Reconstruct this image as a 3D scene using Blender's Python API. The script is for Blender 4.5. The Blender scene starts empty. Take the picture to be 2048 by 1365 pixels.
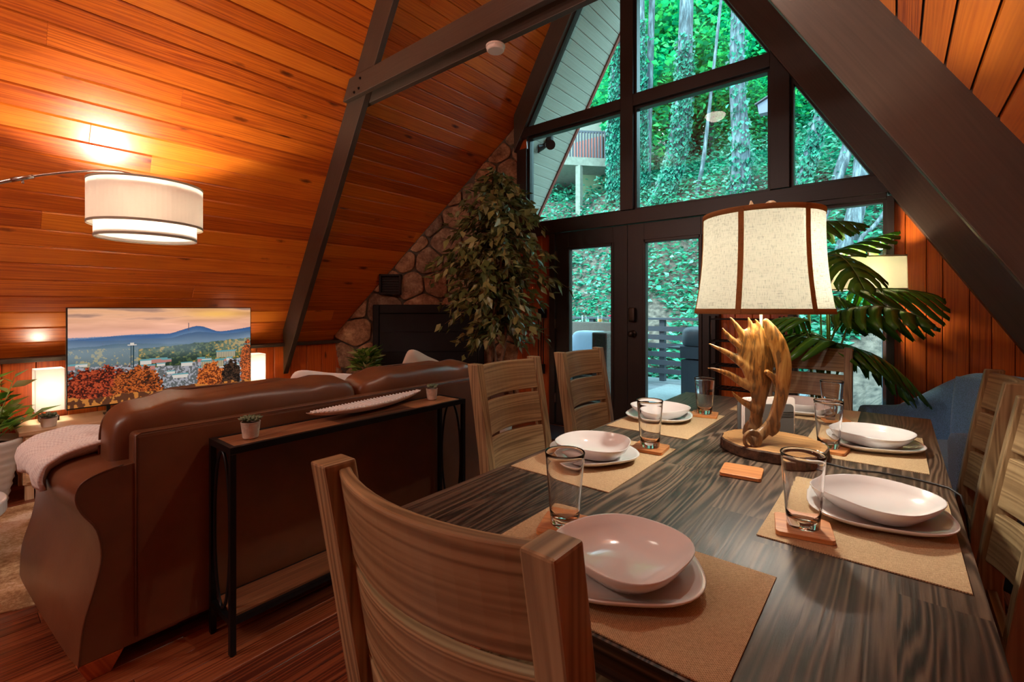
import bpy, math, random
import numpy as np
from math import sin, cos, radians, pi, sqrt, tan, atan2
from mathutils import Vector, Matrix, Euler

random.seed(7)
rng = np.random.default_rng(7)
sc = bpy.context.scene
COL = sc.collection

# ------------------------------------------------------------------ camera
YAW = 39.2
CAMZ = 1.23
cam_d = bpy.data.cameras.new('camera')
cam = bpy.data.objects.new('camera', cam_d)
COL.objects.link(cam)
cam.location = (0, 0, CAMZ)
cam.rotation_euler = (radians(90), 0, radians(YAW))
cam_d.sensor_width = 36
cam_d.lens = 36 * 940 / 2048
cam_d.shift_y = -(682.5 - 616) / 2048
cam_d.clip_start = 0.02
cam_d.clip_end = 200
sc.camera = cam

# ------------------------------------------------------------------ world, exposure, lights
sc.view_settings.view_transform = 'Standard'
sc.view_settings.look = 'None'
sc.view_settings.gamma = 1
sc.view_settings.use_curve_mapping = False
sc.view_settings.exposure = 0.45

w = bpy.data.worlds.new('world')
sc.world = w
w.use_nodes = True
bg = w.node_tree.nodes['Background']
bg.inputs['Color'].default_value = (0.50, 0.88, 1.0, 1)
bg.inputs['Strength'].default_value = 6.2

def light(name, kind, loc, power, color=(1, 0.8, 0.55), size=0.1, rot=None, spot=None, size_y=None):
    d = bpy.data.lights.new(name, kind)
    d.energy = power
    d.color = color
    if kind == 'POINT':
        d.shadow_soft_size = size
    if kind == 'SPOT':
        d.shadow_soft_size = size
        d.spot_size = spot or radians(120)
        d.spot_blend = 0.6
    if kind == 'AREA':
        d.size = size
        if size_y:
            d.shape = 'RECTANGLE'
            d.size_y = size_y
    if kind == 'SUN':
        d.angle = size
    o = bpy.data.objects.new(name, d)
    COL.objects.link(o)
    o.location = loc
    if rot:
        o.rotation_euler = rot
    return o

WARM = (1, 0.91, 0.80)
light('sun', 'SUN', (0, 8, 12), 4.0, (0.88, 1.0, 0.95), 0.5, rot=(radians(38), radians(-16), 0))
# daylight entering through the gable glass (soft sky light just outside the panes)
# unseen fill lights added behind the camera, without fixtures
light('rear_fill_light', 'POINT', (-1.97, -1.9, 3.36), 35, WARM, 0.12)  # added general fill, placed so the panes do not mirror it
light('left_fill_light', 'POINT', (-2.7, -1.7, 2.2), 45, WARM, 0.12)  # unseen light added to brighten sofa arm and floor from the left

# ------------------------------------------------------------------ helpers
class MB:
    """collects shapes, builds ONE mesh object"""
    def __init__(self):
        self.v = []; self.f = []; self.uv = []; self.rn = []; self.col = []
    def face(self, idx, uvs=None, r=0.5):
        self.f.append(tuple(idx))
        self.uv.append(uvs if uvs else [(self.v[i][0], self.v[i][1]) for i in idx])
        self.rn.append(r)
    def hexa(self, p, ga=None, r=None, uo=None):
        """p: 8 corners: bottom 0-3 ccw, top 4-7; ga: unit vector along the grain"""
        p = [Vector(a) for a in p]
        if r is None: r = random.random()
        b = len(self.v)
        self.v += [tuple(a) for a in p]
        if ga is None:
            es = [p[1] - p[0], p[3] - p[0], p[4] - p[0]]
            ga = max(es, key=lambda e: e.length)
        ga = Vector(ga).normalized()
        ou, ov = uo if uo else (random.random() * 9, random.random() * 9)
        for q in ((3, 2, 1, 0), (4, 5, 6, 7), (0, 1, 5, 4), (1, 2, 6, 5), (2, 3, 7, 6), (3, 0, 4, 7)):
            n = (p[q[1]] - p[q[0]]).cross(p[q[2]] - p[q[0]])
            if n.length < 1e-12: n = (p[q[2]] - p[q[0]]).cross(p[q[3]] - p[q[0]])
            if n.length > 1e-12: n.normalize()
            ac = n.cross(ga)
            if ac.length < 1e-3:
                t1 = Vector((0, 0, 1)) if abs(ga.z) < .9 else Vector((1, 0, 0))
                a1 = ga.cross(t1).normalized(); a2 = ga.cross(a1)
                uv = [(ou + p[i].dot(a1) * .3, ov + p[i].dot(a2)) for i in q]
            else:
                ac.normalize()
                uv = [(ou + p[i].dot(ga), ov + p[i].dot(ac)) for i in q]
            self.f.append(tuple(b + i for i in q)); self.uv.append(uv); self.rn.append(r)
        return self
    def box(self, x0, x1, y0, y1, z0, z1, ga=None, r=None):
        return self.hexa([(x0, y0, z0), (x1, y0, z0), (x1, y1, z0), (x0, y1, z0),
                          (x0, y0, z1), (x1, y0, z1), (x1, y1, z1), (x0, y1, z1)], ga, r)
    def obox(self, c, s, M=None, ga=None, r=None):
        c = Vector(c); sx, sy, sz = s[0] / 2, s[1] / 2, s[2] / 2
        pts = [(-sx, -sy, -sz), (sx, -sy, -sz), (sx, sy, -sz), (-sx, sy, -sz),
               (-sx, -sy, sz), (sx, -sy, sz), (sx, sy, sz), (-sx, sy, sz)]
        M = M or Matrix.Identity(3)
        if ga is not None: ga = M @ Vector(ga)
        return self.hexa([c + M @ Vector(a) for a in pts], ga, r)
    def prism(self, poly, axis, a, b, ga=None, r=None):
        """poly of 2D points extruded from a to b. axis 'y': poly is (x,z); 'x': (y,z); 'z': (x,y)"""
        def P(p, t):
            return {'y': (p[0], t, p[1]), 'x': (t, p[0], p[1]), 'z': (p[0], p[1], t)}[axis]
        if r is None: r = random.random()
        n = len(poly); base = len(self.v)
        self.v += [P(p, a) for p in poly] + [P(p, b) for p in poly]
        if ga is None:
            ga = {'y': (0, 1, 0), 'x': (1, 0, 0), 'z': (0, 0, 1)}[axis]
        ga = Vector(ga).normalized(); ou = random.random() * 9; ov = random.random() * 9
        faces = [tuple(base + i for i in range(n)), tuple(base + n + i for i in reversed(range(n)))]
        for i in range(n):
            j = (i + 1) % n
            faces.append((base + j, base + i, base + n + i, base + n + j))
        for f in faces:
            p = [Vector(self.v[i]) for i in f]
            nn = Vector((0, 0, 0))
            for i in range(1, len(p) - 1): nn += (p[i] - p[0]).cross(p[i + 1] - p[0])
            if nn.length: nn.normalize()
            ac = nn.cross(ga)
            if ac.length < 1e-3:
                t1 = Vector((0, 0, 1)) if abs(ga.z) < .9 else Vector((1, 0, 0))
                a1 = ga.cross(t1).normalized(); a2 = ga.cross(a1)
                uv = [(ou + q.dot(a1) * .3, ov + q.dot(a2)) for q in p]
            else:
                ac.normalize(); uv = [(ou + q.dot(ga), ov + q.dot(ac)) for q in p]
            self.f.append(f); self.uv.append(uv); self.rn.append(r)
        return self
    def tube(self, path, rad, n=10, cap=True, flat=1.0, up=None, r=0.5, closed=False):
        path = [Vector(p) for p in path]; m = len(path)
        if not hasattr(rad, '__len__'): rad = [rad] * m
        b = len(self.v); prev = None; L = 0
        for i, p in enumerate(path):
            if closed: t = path[(i + 1) % m] - path[i - 1]
            else: t = path[min(i + 1, m - 1)] - path[max(i - 1, 0)]
            t = t.normalized() if t.length else Vector((0, 0, 1))
            if prev is None:
                u = Vector(up) if up is not None else (Vector((0, 0, 1)) if abs(t.z) < .9 else Vector((1, 0, 0)))
                a = (u - t * u.dot(t)).normalized()
            else:
                a = prev - t * prev.dot(t)
                a = a.normalized() if a.length > 1e-6 else prev
            prev = a; c = t.cross(a)
            for k in range(n):
                th = 2 * pi * k / n
                self.v.append(tuple(p + (a * cos(th) * flat + c * sin(th)) * rad[i]))
        rows = m if closed else m - 1
        for i in range(rows):
            i2 = (i + 1) % m
            for k in range(n):
                k2 = (k + 1) % n
                q = (b + i * n + k, b + i * n + k2, b + i2 * n + k2, b + i2 * n + k)
                self.f.append(q)
                self.uv.append([(i * .05, k / n * .2), (i * .05, (k + 1) / n * .2), (i * .05 + .05, (k + 1) / n * .2), (i * .05 + .05, k / n * .2)])
                self.rn.append(r)
        if cap and not closed:
            self.face([b + k for k in reversed(range(n))], r=r)
            self.face([b + (m - 1) * n + k for k in range(n)], r=r)
        return self
    def lathe(self, prof, c=(0, 0, 0), n=32, closed=False, fx=None, r=0.5):
        """prof list of (radius, z)"""
        b = len(self.v); m = len(prof)
        for (rr, z) in prof:
            for k in range(n):
                th = 2 * pi * k / n
                s = fx(th, z, rr) if fx else rr
                self.v.append((c[0] + s * cos(th), c[1] + s * sin(th), c[2] + z))
        for i in range(m if closed else m - 1):
            i2 = (i + 1) % m
            for k in range(n):
                k2 = (k + 1) % n
                self.f.append((b + i * n + k, b + i * n + k2, b + i2 * n + k2, b + i2 * n + k))
                z0, z1 = prof[i][1], prof[i2][1]
                self.uv.append([(k / n, z0), ((k + 1) / n, z0), ((k + 1) / n, z1), (k / n, z1)])
                self.rn.append(r)
        if not closed:
            if prof[0][0] > 1e-5: self.face([b + k for k in reversed(range(n))], r=r)
            if prof[-1][0] > 1e-5: self.face([b + (m - 1) * n + k for k in range(n)], r=r)
        return self
    def grid(self, fn, nu, nv, wrapu=False, r=0.5, us=1, vs=1):
        b = len(self.v)
        for i in range(nu + (0 if wrapu else 1)):
            for j in range(nv + 1):
                self.v.append(tuple(fn(i / nu, j / nv)))
        N = nu if wrapu else nu + 1
        for i in range(nu):
            i2 = (i + 1) % N
            for j in range(nv):
                self.f.append((b + i * (nv + 1) + j, b + i2 * (nv + 1) + j, b + i2 * (nv + 1) + j + 1, b + i * (nv + 1) + j + 1))
                u0, u1, v0, v1 = i / nu * us, (i + 1) / nu * us, j / nv * vs, (j + 1) / nv * vs
                self.uv.append([(u0, v0), (u1, v0), (u1, v1), (u0, v1)]); self.rn.append(r)
        return self
    def superbox(self, c, s, e=0.35, n=24, M=None, puff=None, r=.5):
        """rounded pillow-like box (superellipsoid)"""
        M = M or Matrix.Identity(3); c = Vector(c)
        def sp(x, p): return math.copysign(abs(x) ** p, x)
        b = len(self.v); m = n // 2
        for i in range(m + 1):
            ph = -pi / 2 + pi * i / m
            for k in range(n):
                th = 2 * pi * k / n
                x = sp(cos(ph), e) * sp(cos(th), e); y = sp(cos(ph), e) * sp(sin(th), e); z = sp(sin(ph), e)
                q = Vector((x * s[0] / 2, y * s[1] / 2, z * s[2] / 2))
                if puff: q = puff(q)
                self.v.append(tuple(c + M @ q))
        for i in range(m):
            for k in range(n):
                k2 = (k + 1) % n
                self.f.append((b + i * n + k, b + i * n + k2, b + (i + 1) * n + k2, b + (i + 1) * n + k))
                self.uv.append([(k / n, i / m), ((k + 1) / n, i / m), ((k + 1) / n, (i + 1) / m), (k / n, (i + 1) / m)]); self.rn.append(r)
        return self
    def build(self, name, mat, parent=None, smooth=False, bevel=0, seg=2, sub=0, world=False, thick=0, merge=False, auto=None):
        V = [Vector(a) for a in self.v]
        if parent is not None and world:
            Mi = Matrix.LocRotScale(parent.location, parent.rotation_euler, parent.scale).inverted()
            V = [Mi @ a for a in V]
        me = bpy.data.meshes.new(name)
        me.from_pydata([tuple(a) for a in V], [], self.f)
        uvl = me.uv_layers.new(name='UVMap')
        flat = [c for f in self.uv for uv in f for c in uv]
        uvl.data.foreach_set('uv', flat)
        at = me.attributes.new('rnd', 'FLOAT', 'FACE')
        at.data.foreach_set('value', self.rn)
        if smooth: me.polygons.foreach_set('use_smooth', [True] * len(me.polygons))
        me.materials.append(mat)
        me.validate()
        if merge:
            import bmesh
            bm = bmesh.new(); bm.from_mesh(me)
            bmesh.ops.remove_doubles(bm, verts=bm.verts, dist=1e-5)
            bm.to_mesh(me); bm.free()
        me.update()
        o = bpy.data.objects.new(name, me); COL.objects.link(o)
        if parent is not None: o.parent = parent
        if thick:
            m = o.modifiers.new('thick', 'SOLIDIFY'); m.thickness = thick; m.offset = 0
        if bevel:
            m = o.modifiers.new('bevel', 'BEVEL'); m.width = bevel; m.segments = seg; m.limit_method = 'ANGLE'; m.angle_limit = radians(35)
            m.harden_normals = False
        if sub:
            m = o.modifiers.new('sub', 'SUBSURF'); m.levels = sub; m.render_levels = sub
        return o

def tag(o, label=None, cat=None, group=None, kind=None):
    if label: o['label'] = label
    if cat: o['category'] = cat
    if group: o['group'] = group
    if kind: o['kind'] = kind
    return o
def thing(name, label, cat, loc=(0, 0, 0), rotz=0, group=None):
    o = bpy.data.objects.new(name, None); COL.objects.link(o)
    o.empty_display_size = .1
    o.location = loc; o.rotation_euler = (0, 0, rotz)
    return tag(o, label, cat, group)
def struct(o, label=None):
    o['kind'] = 'structure'
    if label: o['label'] = label
    return o
def copy_tree(o, loc=None, rotz=None, label=None, group=None, parent=None):
    c = o.copy(); COL.objects.link(c)
    if parent: c.parent = parent
    if loc is not None: c.location = loc
    if rotz is not None: c.rotation_euler = (0, 0, rotz)
    if label: c['label'] = label
    if group: c['group'] = group
    for ch in list(o.children):
        copy_tree(ch, parent=c)
    return c

# ------------------------------------------------------------------ materials
def newmat(name):
    m = bpy.data.materials.new(name); m.use_nodes = True
    nt = m.node_tree
    return m, nt, nt.nodes['Principled BSDF'], nt.nodes['Material Output']
def N(nt, typ, **kw):
    n = nt.nodes.new(typ)
    for k, v in kw.items():
        if k in n.inputs.keys() if isinstance(k, str) else False: n.inputs[k].default_value = v
        else: setattr(n, k, v)
    return n
def L(nt, a, b): nt.links.new(a, b)
def c4(c): return (c[0], c[1], c[2], 1)
def ramp(nt, fac, stops):
    r = nt.nodes.new('ShaderNodeValToRGB')
    el = r.color_ramp.elements
    while len(el) > 1: el.remove(el[-1])
    el[0].position = stops[0][0]; el[0].color = c4(stops[0][1])
    for p, c in stops[1:]:
        e = el.new(p); e.color = c4(c)
    if fac is not None: L(nt, fac, r.inputs[0])
    return r
def math_(nt, op, a, b=None, c=None):
    n = nt.nodes.new('ShaderNodeMath'); n.operation = op
    for i, x in enumerate((a, b, c)):
        if x is None: continue
        if isinstance(x, (int, float)): n.inputs[i].default_value = x
        else: L(nt, x, n.inputs[i])
    return n.outputs[0]
def mixc(nt, fac, a, b, mode='MIX'):
    n = nt.nodes.new('ShaderNodeMix'); n.data_type = 'RGBA'; n.blend_type = mode
    for i, x in ((0, fac), (6, a), (7, b)):
        if isinstance(x, (int, float)): n.inputs[i].default_value = x
        elif isinstance(x, tuple): n.inputs[i].default_value = c4(x)
        else: L(nt, x, n.inputs[i])
    return n.outputs[2]
def uvcoord(nt, su, sv):
    u = nt.nodes.new('ShaderNodeUVMap')
    m = nt.nodes.new('ShaderNodeMapping'); m.inputs['Scale'].default_value = (su, sv, 1)
    L(nt, u.outputs[0], m.inputs[0]); return m.outputs[0]
def noise(nt, vec, scale, detail=3, rough=.5, dist=0):
    n = nt.nodes.new('ShaderNodeTexNoise')
    n.inputs['Scale'].default_value = scale; n.inputs['Detail'].default_value = detail
    n.inputs['Roughness'].default_value = rough; n.inputs['Distortion'].default_value = dist
    if vec is not None: L(nt, vec, n.inputs['Vector'])
    return n
def bump(nt, bs, h, strength=.3, dist=.002):
    b = nt.nodes.new('ShaderNodeBump'); b.inputs['Strength'].default_value = strength; b.inputs['Distance'].default_value = dist
    L(nt, h, b.inputs['Height']); L(nt, b.outputs[0], bs.inputs['Normal'])

def wood(name, light_, mid, dark, rough=.4, coat=0, knots=0.0, ring=1.0, rscale=1.0, gscale=1.0, rvar=.25, bmp=.15, spec=.5, knot_col=None, ramp_=(.12, .45, .8), ra=.35):
    m, nt, bs, out = newmat(name)
    at = N(nt, 'ShaderNodeAttribute', attribute_name='rnd')
    # long streaks
    g = noise(nt, uvcoord(nt, 2.0 * gscale, 75 * gscale), 1.0, 6, .65)
    # cathedral rings
    d = noise(nt, uvcoord(nt, 1.4 * rscale, 5.5 * rscale), 1.0, 1, .4)
    u = nt.nodes.new('ShaderNodeUVMap'); sx = nt.nodes.new('ShaderNodeSeparateXYZ'); L(nt, u.outputs[0], sx.inputs[0])
    d2 = noise(nt, uvcoord(nt, .35 * rscale, 22 * rscale), 1.0, 2, .5)
    ph = math_(nt, 'MULTIPLY_ADD', d.outputs['Fac'], 26.0 * ring, math_(nt, 'MULTIPLY', sx.outputs[1], 300 * rscale))
    ph = math_(nt, 'MULTIPLY_ADD', d2.outputs['Fac'], 34.0, ph)
    am = noise(nt, uvcoord(nt, 1.1, 17), 1.0, 1, .5)
    rg = math_(nt, 'MULTIPLY_ADD', math_(nt, 'MULTIPLY', math_(nt, 'SINE', ph), am.outputs['Fac']), 1.25, .5)
    f = math_(nt, 'ADD', math_(nt, 'MULTIPLY', g.outputs['Fac'], .6), math_(nt, 'MULTIPLY', rg, ra))
    f = math_(nt, 'ADD', f, math_(nt, 'MULTIPLY', math_(nt, 'SUBTRACT', at.outputs['Fac'], .5), rvar))
    r = ramp(nt, f, [(ramp_[0], dark), (ramp_[1], mid), (ramp_[2], light_)])
    col = r.outputs[0]
    if knots:
        v = nt.nodes.new('ShaderNodeTexVoronoi'); v.inputs['Scale'].default_value = 1.0
        L(nt, uvcoord(nt, 2.3, 7.0), v.inputs['Vector'])
        kd = noise(nt, uvcoord(nt, 30, 60), 1, 2)
        dd = math_(nt, 'ADD', v.outputs['Distance'], math_(nt, 'MULTIPLY', math_(nt, 'SUBTRACT', kd.outputs['Fac'], .5), .1))
        kr = ramp(nt, dd, [(0.03, (1, 1, 1)), (knots * .55, (.75, .75, .75)), (knots, (0, 0, 0))])
        # only some cells carry a knot
        sel = math_(nt, 'GREATER_THAN', N(nt, 'ShaderNodeSeparateColor').outputs[0], .5)
        sp = nt.nodes.new('ShaderNodeSeparateColor'); L(nt, v.outputs['Color'], sp.inputs[0])
        sel = math_(nt, 'GREATER_THAN', sp.outputs[0], .3)
        kf = math_(nt, 'MULTIPLY', kr.outputs[0], sel)
        col = mixc(nt, kf, col, knot_col or tuple(x * .35 for x in dark))
    L(nt, col, bs.inputs['Base Color'])
    bs.inputs['Roughness'].default_value = rough
    bs.inputs['Specular IOR Level'].default_value = spec
    if coat:
        bs.inputs['Coat Weight'].default_value = coat; bs.inputs['Coat Roughness'].default_value = .24
    if bmp: bump(nt, bs, g.outputs['Fac'], bmp, .0015)
    return m

def plain(name, col, rough=.5, metal=0, spec=.5, bmp=0, bscale=200, var=0, vscale=8, coat=0, sheen=0, trans=0):
    m, nt, bs, out = newmat(name)
    bs.inputs['Base Color'].default_value = c4(col)
    bs.inputs['Roughness'].default_value = rough; bs.inputs['Metallic'].default_value = metal
    bs.inputs['Specular IOR Level'].default_value = spec
    if coat: bs.inputs['Coat Weight'].default_value = coat; bs.inputs['Coat Roughness'].default_value = .1
    if sheen: bs.inputs['Sheen Weight'].default_value = sheen
    tc = nt.nodes.new('ShaderNodeTexCoord')
    if var:
        n = noise(nt, tc.outputs['Object'], vscale, 4, .6)
        r = ramp(nt, n.outputs['Fac'], [(.3, tuple(c * (1 - var) for c in col)), (.7, tuple(min(1, c * (1 + var)) for c in col))])
        L(nt, r.outputs[0], bs.inputs['Base Color'])
    if bmp:
        n = noise(nt, tc.outputs['Object'], bscale, 3, .6)
        bump(nt, bs, n.outputs['Fac'], bmp, .002)
    return m

M = {}
M['pine'] = wood('pine_ceiling', (.82, .240, .019), (.64, .140, .010), (.30, .040, .004), rough=.30, coat=.5, knots=.15, rvar=.42, ring=.55, spec=.5, bmp=.2, ramp_=(.02, .36, .72), ra=.14)
M['pine_wall'] = wood('pine_wall', (.72, .17, .018), (.56, .105, .010), (.32, .042, .005), rough=.35, coat=.3, knots=.12, rvar=.3, ring=.6, bmp=.2, ra=.16)
M['beam'] = wood('beam_paint', (.090, .060, .042), (.072, .047, .032), (.050, .032, .022), rough=.42, rvar=.05, ring=.8, bmp=.35, ra=.08)
M['frame'] = wood('frame_paint', (.030, .019, .014), (.024, .015, .011), (.017, .010, .008), rough=.38, rvar=.05, ring=.8, bmp=.3, ra=.08)
M['soffit'] = wood('soffit_paint', (.62, .60, .50), (.52, .50, .42), (.40, .38, .30), rough=.6, rvar=.1, ring=.5, bmp=.2, ra=.05)
M['floor'] = wood('hardwood_floor', (.30, .085, .030), (.19, .045, .016), (.08, .016, .007), rough=.32, rvar=.5, ring=.5, bmp=.2, coat=.25)
M['table'] = wood('table_top', (.17, .115, .075), (.062, .040, .026), (.012, .008, .005), rough=.40, spec=.35, rvar=.30, ring=2.4, rscale=1.1, gscale=1.2, bmp=.6, knots=.10, ra=.34)
M['table_dark'] = wood('table_leg', (.07, .042, .028), (.04, .023, .015), (.018, .01, .008), rough=.5, rvar=.2)
M['chair'] = wood('chair_wood', (.42, .30, .155), (.28, .185, .088), (.13, .078, .036), rough=.42, rvar=.25, ring=1.3, rscale=1.0, bmp=.35, ra=.30)
M['console_wood'] = wood('rustic_board', (.42, .20, .085), (.20, .075, .030), (.035, .016, .009), rough=.4, rvar=.7, ring=2.2, knots=.12, ra=.14)
M['bamboo'] = wood('bamboo', (.62, .27, .09), (.52, .20, .06), (.40, .14, .04), rough=.4, rvar=.2, ring=.2, bmp=.1)
M['light_wood'] = wood('light_oak', (.80, .58, .36), (.68, .46, .27), (.55, .34, .18), rough=.45, rvar=.15)
M['log'] = wood('log_face', (.50, .27, .10), (.36, .18, .06), (.20, .09, .03), rough=.5, rvar=.1, ring=1.2)
M['bark'] = plain('bark', (.075, .040, .022), .85, bmp=1.0, bscale=90, var=.7, vscale=60)
M['redleg'] = wood('cherry_leg', (.55, .14, .035), (.42, .09, .02), (.30, .05, .01), rough=.3, rvar=.1)
M['black_metal'] = plain('black_metal', (.012, .012, .013), .35, metal=.6, spec=.5)
M['black_plastic'] = plain('black_plastic', (.010, .010, .010), .45, spec=.3)
M['chrome'] = plain('brushed_nickel', (.55, .55, .52), .25, metal=1)
M['bronze'] = plain('bronze', (.05, .035, .028), .35, metal=.8)
M['white_ceramic'] = plain('white_ceramic', (.73, .72, .70), .12, spec=.6, coat=.3)
M['white_plastic'] = plain('white_plastic', (.85, .78, .72), .4)
M['stoneware'] = plain('stoneware', (.50, .40, .31), .8, bmp=.6, bscale=60, var=.35, vscale=25)
M['pot_white'] = plain('white_pot', (.80, .76, .70), .4, bmp=.2, bscale=30)
M['marble'] = plain('marble', (.80, .79, .78), .2, var=.15, vscale=6)
M['soil'] = plain('soil', (.03, .018, .01), .95, bmp=1, bscale=80)
M['stem'] = plain('stem', (.22, .32, .07), .5)
M['twig'] = plain('twig', (.20, .10, .05), .8, bmp=.5, bscale=80, var=.4, vscale=20)
M['linen'] = plain('white_linen', (.78, .72, .66), .9, bmp=.5, bscale=260, sheen=.2)
M['hide'] = None
M['mortar'] = plain('mortar', (.10, .075, .052), .95, bmp=1, bscale=40, var=.4, vscale=12)
M['firebox'] = plain('firebox_black', (.006, .005, .005), .55, spec=.3, bmp=.3, bscale=20)
M['grey_card'] = plain('grey_card', (.10, .095, .09), .35)
M['rubber'] = plain('rubber', (.012, .010, .009), .5)
M['glass_edge'] = plain('seal', (.01, .01, .01), .4)
M['deck'] = wood('deck_board', (.18, .18, .20), (.13, .13, .15), (.07, .07, .08), rough=.7, rvar=.3)
M['rail'] = plain('deck_rail_paint', (.040, .040, .055), .6)
M['rug_out'] = plain('outdoor_rug', (.20, .21, .22), .95, bmp=.5, bscale=120, var=.15, vscale=30)
M['wicker'] = plain('wicker', (.07, .045, .035), .6, bmp=1, bscale=90, var=.5, vscale=80)
M['cushion_out'] = plain('outdoor_cushion', (.32, .36, .45), .9, bmp=.2, bscale=60)
M['hill'] = plain('hill_soil', (.085, .062, .050), .95, bmp=1, bscale=14, var=.8, vscale=9.0)
M['cabin_wall'] = plain('cabin_stucco', (.24, .21, .18), .8, var=.1)
M['cabin_deck'] = plain('cabin_timber', (.16, .15, .12), .8, var=.2)
M['cabin_wood'] = plain('cabin_red', (.30, .07, .05), .7)
M['pine_dark'] = M['pine']

def leather():
    m, nt, bs, out = newmat('brown_leather')
    tc = nt.nodes.new('ShaderNodeTexCoord')
    n = noise(nt, tc.outputs['Object'], 3.0, 4, .6)
    r = ramp(nt, n.outputs['Fac'], [(.3, (.095, .036, .016)), (.7, (.170, .068, .028))])
    L(nt, r.outputs[0], bs.inputs['Base Color'])
    bs.inputs['Roughness'].default_value = .36
    bs.inputs['Specular IOR Level'].default_value = .5
    v = nt.nodes.new('ShaderNodeTexVoronoi'); v.inputs['Scale'].default_value = 260
    L(nt, tc.outputs['Object'], v.inputs['Vector'])
    n2 = noise(nt, tc.outputs['Object'], 9, 3)
    h = math_(nt, 'ADD', math_(nt, 'MULTIPLY', v.outputs['Distance'], .12), n2.outputs['Fac'])
    bump(nt, bs, h, .18, .006)
    return m
M['leather'] = leather()

def weave(name, a, b, sc_=220, rough=.85, strength=.8, use_uv=False, var=.35):
    m, nt, bs, out = newmat(name)
    if use_uv:
        vec = uvcoord(nt, 1, 1)
    else:
        tc = nt.nodes.new('ShaderNodeTexCoord'); vec = tc.outputs['Object']
    sx = nt.nodes.new('ShaderNodeSeparateXYZ'); L(nt, vec, sx.inputs[0])
    wx = math_(nt, 'SINE', math_(nt, 'MULTIPLY', math_(nt, 'ADD', sx.outputs[0], math_(nt, 'MULTIPLY', sx.outputs[2], .6)), sc_ * 2))
    wy = math_(nt, 'SINE', math_(nt, 'MULTIPLY', math_(nt, 'ADD', sx.outputs[1], math_(nt, 'MULTIPLY', sx.outputs[2], .8)), sc_ * 2))
    wv = math_(nt, 'MULTIPLY_ADD', math_(nt, 'MULTIPLY', wx, wy), .5, .5)
    mp = nt.nodes.new('ShaderNodeMapping'); mp.inputs['Scale'].default_value = (sc_ * .15, sc_ * 1.4, sc_ * .5); L(nt, vec, mp.inputs[0])
    n1 = noise(nt, mp.outputs[0], 1, 3)
    mp2 = nt.nodes.new('ShaderNodeMapping'); mp2.inputs['Scale'].default_value = (sc_ * 1.4, sc_ * .15, sc_ * .5); L(nt, vec, mp2.inputs[0])
    n2 = noise(nt, mp2.outputs[0], 1, 3)
    f = math_(nt, 'ADD', math_(nt, 'MULTIPLY', wv, .35), math_(nt, 'MULTIPLY', math_(nt, 'ADD', n1.outputs['Fac'], n2.outputs['Fac']), .35))
    r = ramp(nt, f, [(.32, b), (.32 + var, a)])
    L(nt, r.outputs[0], bs.inputs['Base Color'])
    bs.inputs['Roughness'].default_value = rough
    bs.inputs['Specular IOR Level'].default_value = .2
    bump(nt, bs, f, strength, .002)
    return m
M['placemat'] = weave('placemat_weave', (.74, .56, .33), (.24, .15, .07), 760, var=.42)
M['blue_fabric'] = plain('blue_tweed', (.20, .40, .68), .95, bmp=.7, bscale=420, var=.55, vscale=330, sheen=.3)
M['knit'] = weave('white_knit', (.86, .84, .80), (.66, .62, .60), 190, strength=1.0)

def shade_mat(name, col, trans=.6, weave_amt=0, emis=0):
    m, nt, bs, out = newmat(name)
    nt.nodes.remove(bs)
    d = nt.nodes.new('ShaderNodeBsdfDiffuse'); t = nt.nodes.new('ShaderNodeBsdfTranslucent')
    mx = nt.nodes.new('ShaderNodeMixShader'); mx.inputs[0].default_value = trans
    L(nt, d.outputs[0], mx.inputs[1]); L(nt, t.outputs[0], mx.inputs[2]); L(nt, mx.outputs[0], out.inputs[0])
    d.inputs[0].default_value = c4(col); t.inputs[0].default_value = c4(col)
    if weave_amt:
        a = noise(nt, uvcoord(nt, 260, 30 * 8), 1, 3, .6)
        mpv = uvcoord(nt, 26, 700)
        b = noise(nt, mpv, 1, 2, .6)
        mph = uvcoord(nt, 300, 60)
        c_ = noise(nt, mph, 1, 2, .6)
        f = math_(nt, 'MULTIPLY', math_(nt, 'ADD', b.outputs['Fac'], c_.outputs['Fac']), .5)
        r = ramp(nt, f, [(.36, tuple(x * (1 - weave_amt) for x in col)), (.50, col)])
        L(nt, r.outputs[0], d.inputs[0]); L(nt, r.outputs[0], t.inputs[0])
    return m
M['burlap'] = shade_mat('burlap_shade', (.56, .55, .49), .6, .6)
M['burlap_trim'] = shade_mat('burlap_trim', (.46, .24, .10), .40, .4)
M['white_shade'] = shade_mat('white_shade', (.88, .84, .80), .55)
M['cream_shade'] = shade_mat('cream_shade', (.82, .78, .68), .55)
M['shade_trim'] = shade_mat('shade_trim', (.40, .34, .27), .3)

def emission(name, col, s):
    m, nt, bs, out = newmat(name)
    bs.inputs['Base Color'].default_value = c4(col)
    bs.inputs['Emission Color'].default_value = c4(col); bs.inputs['Emission Strength'].default_value = s
    return m
def bulbmat():
    m, nt, bs, out = newmat('lit_glass_bulb')
    nt.nodes.remove(bs)
    t = nt.nodes.new('ShaderNodeBsdfTransparent'); e = nt.nodes.new('ShaderNodeEmission')
    e.inputs[0].default_value = (1, .84, .6, 1); e.inputs[1].default_value = 8
    mx = nt.nodes.new('ShaderNodeMixShader'); mx.inputs[0].default_value = .25
    L(nt, t.outputs[0], mx.inputs[1]); L(nt, e.outputs[0], mx.inputs[2]); L(nt, mx.outputs[0], out.inputs[0]); return m
M['bulb'] = bulbmat()
M['bulb_glass'] = emission('lit_opal_glass', (1, .86, .70), 8)

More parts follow.
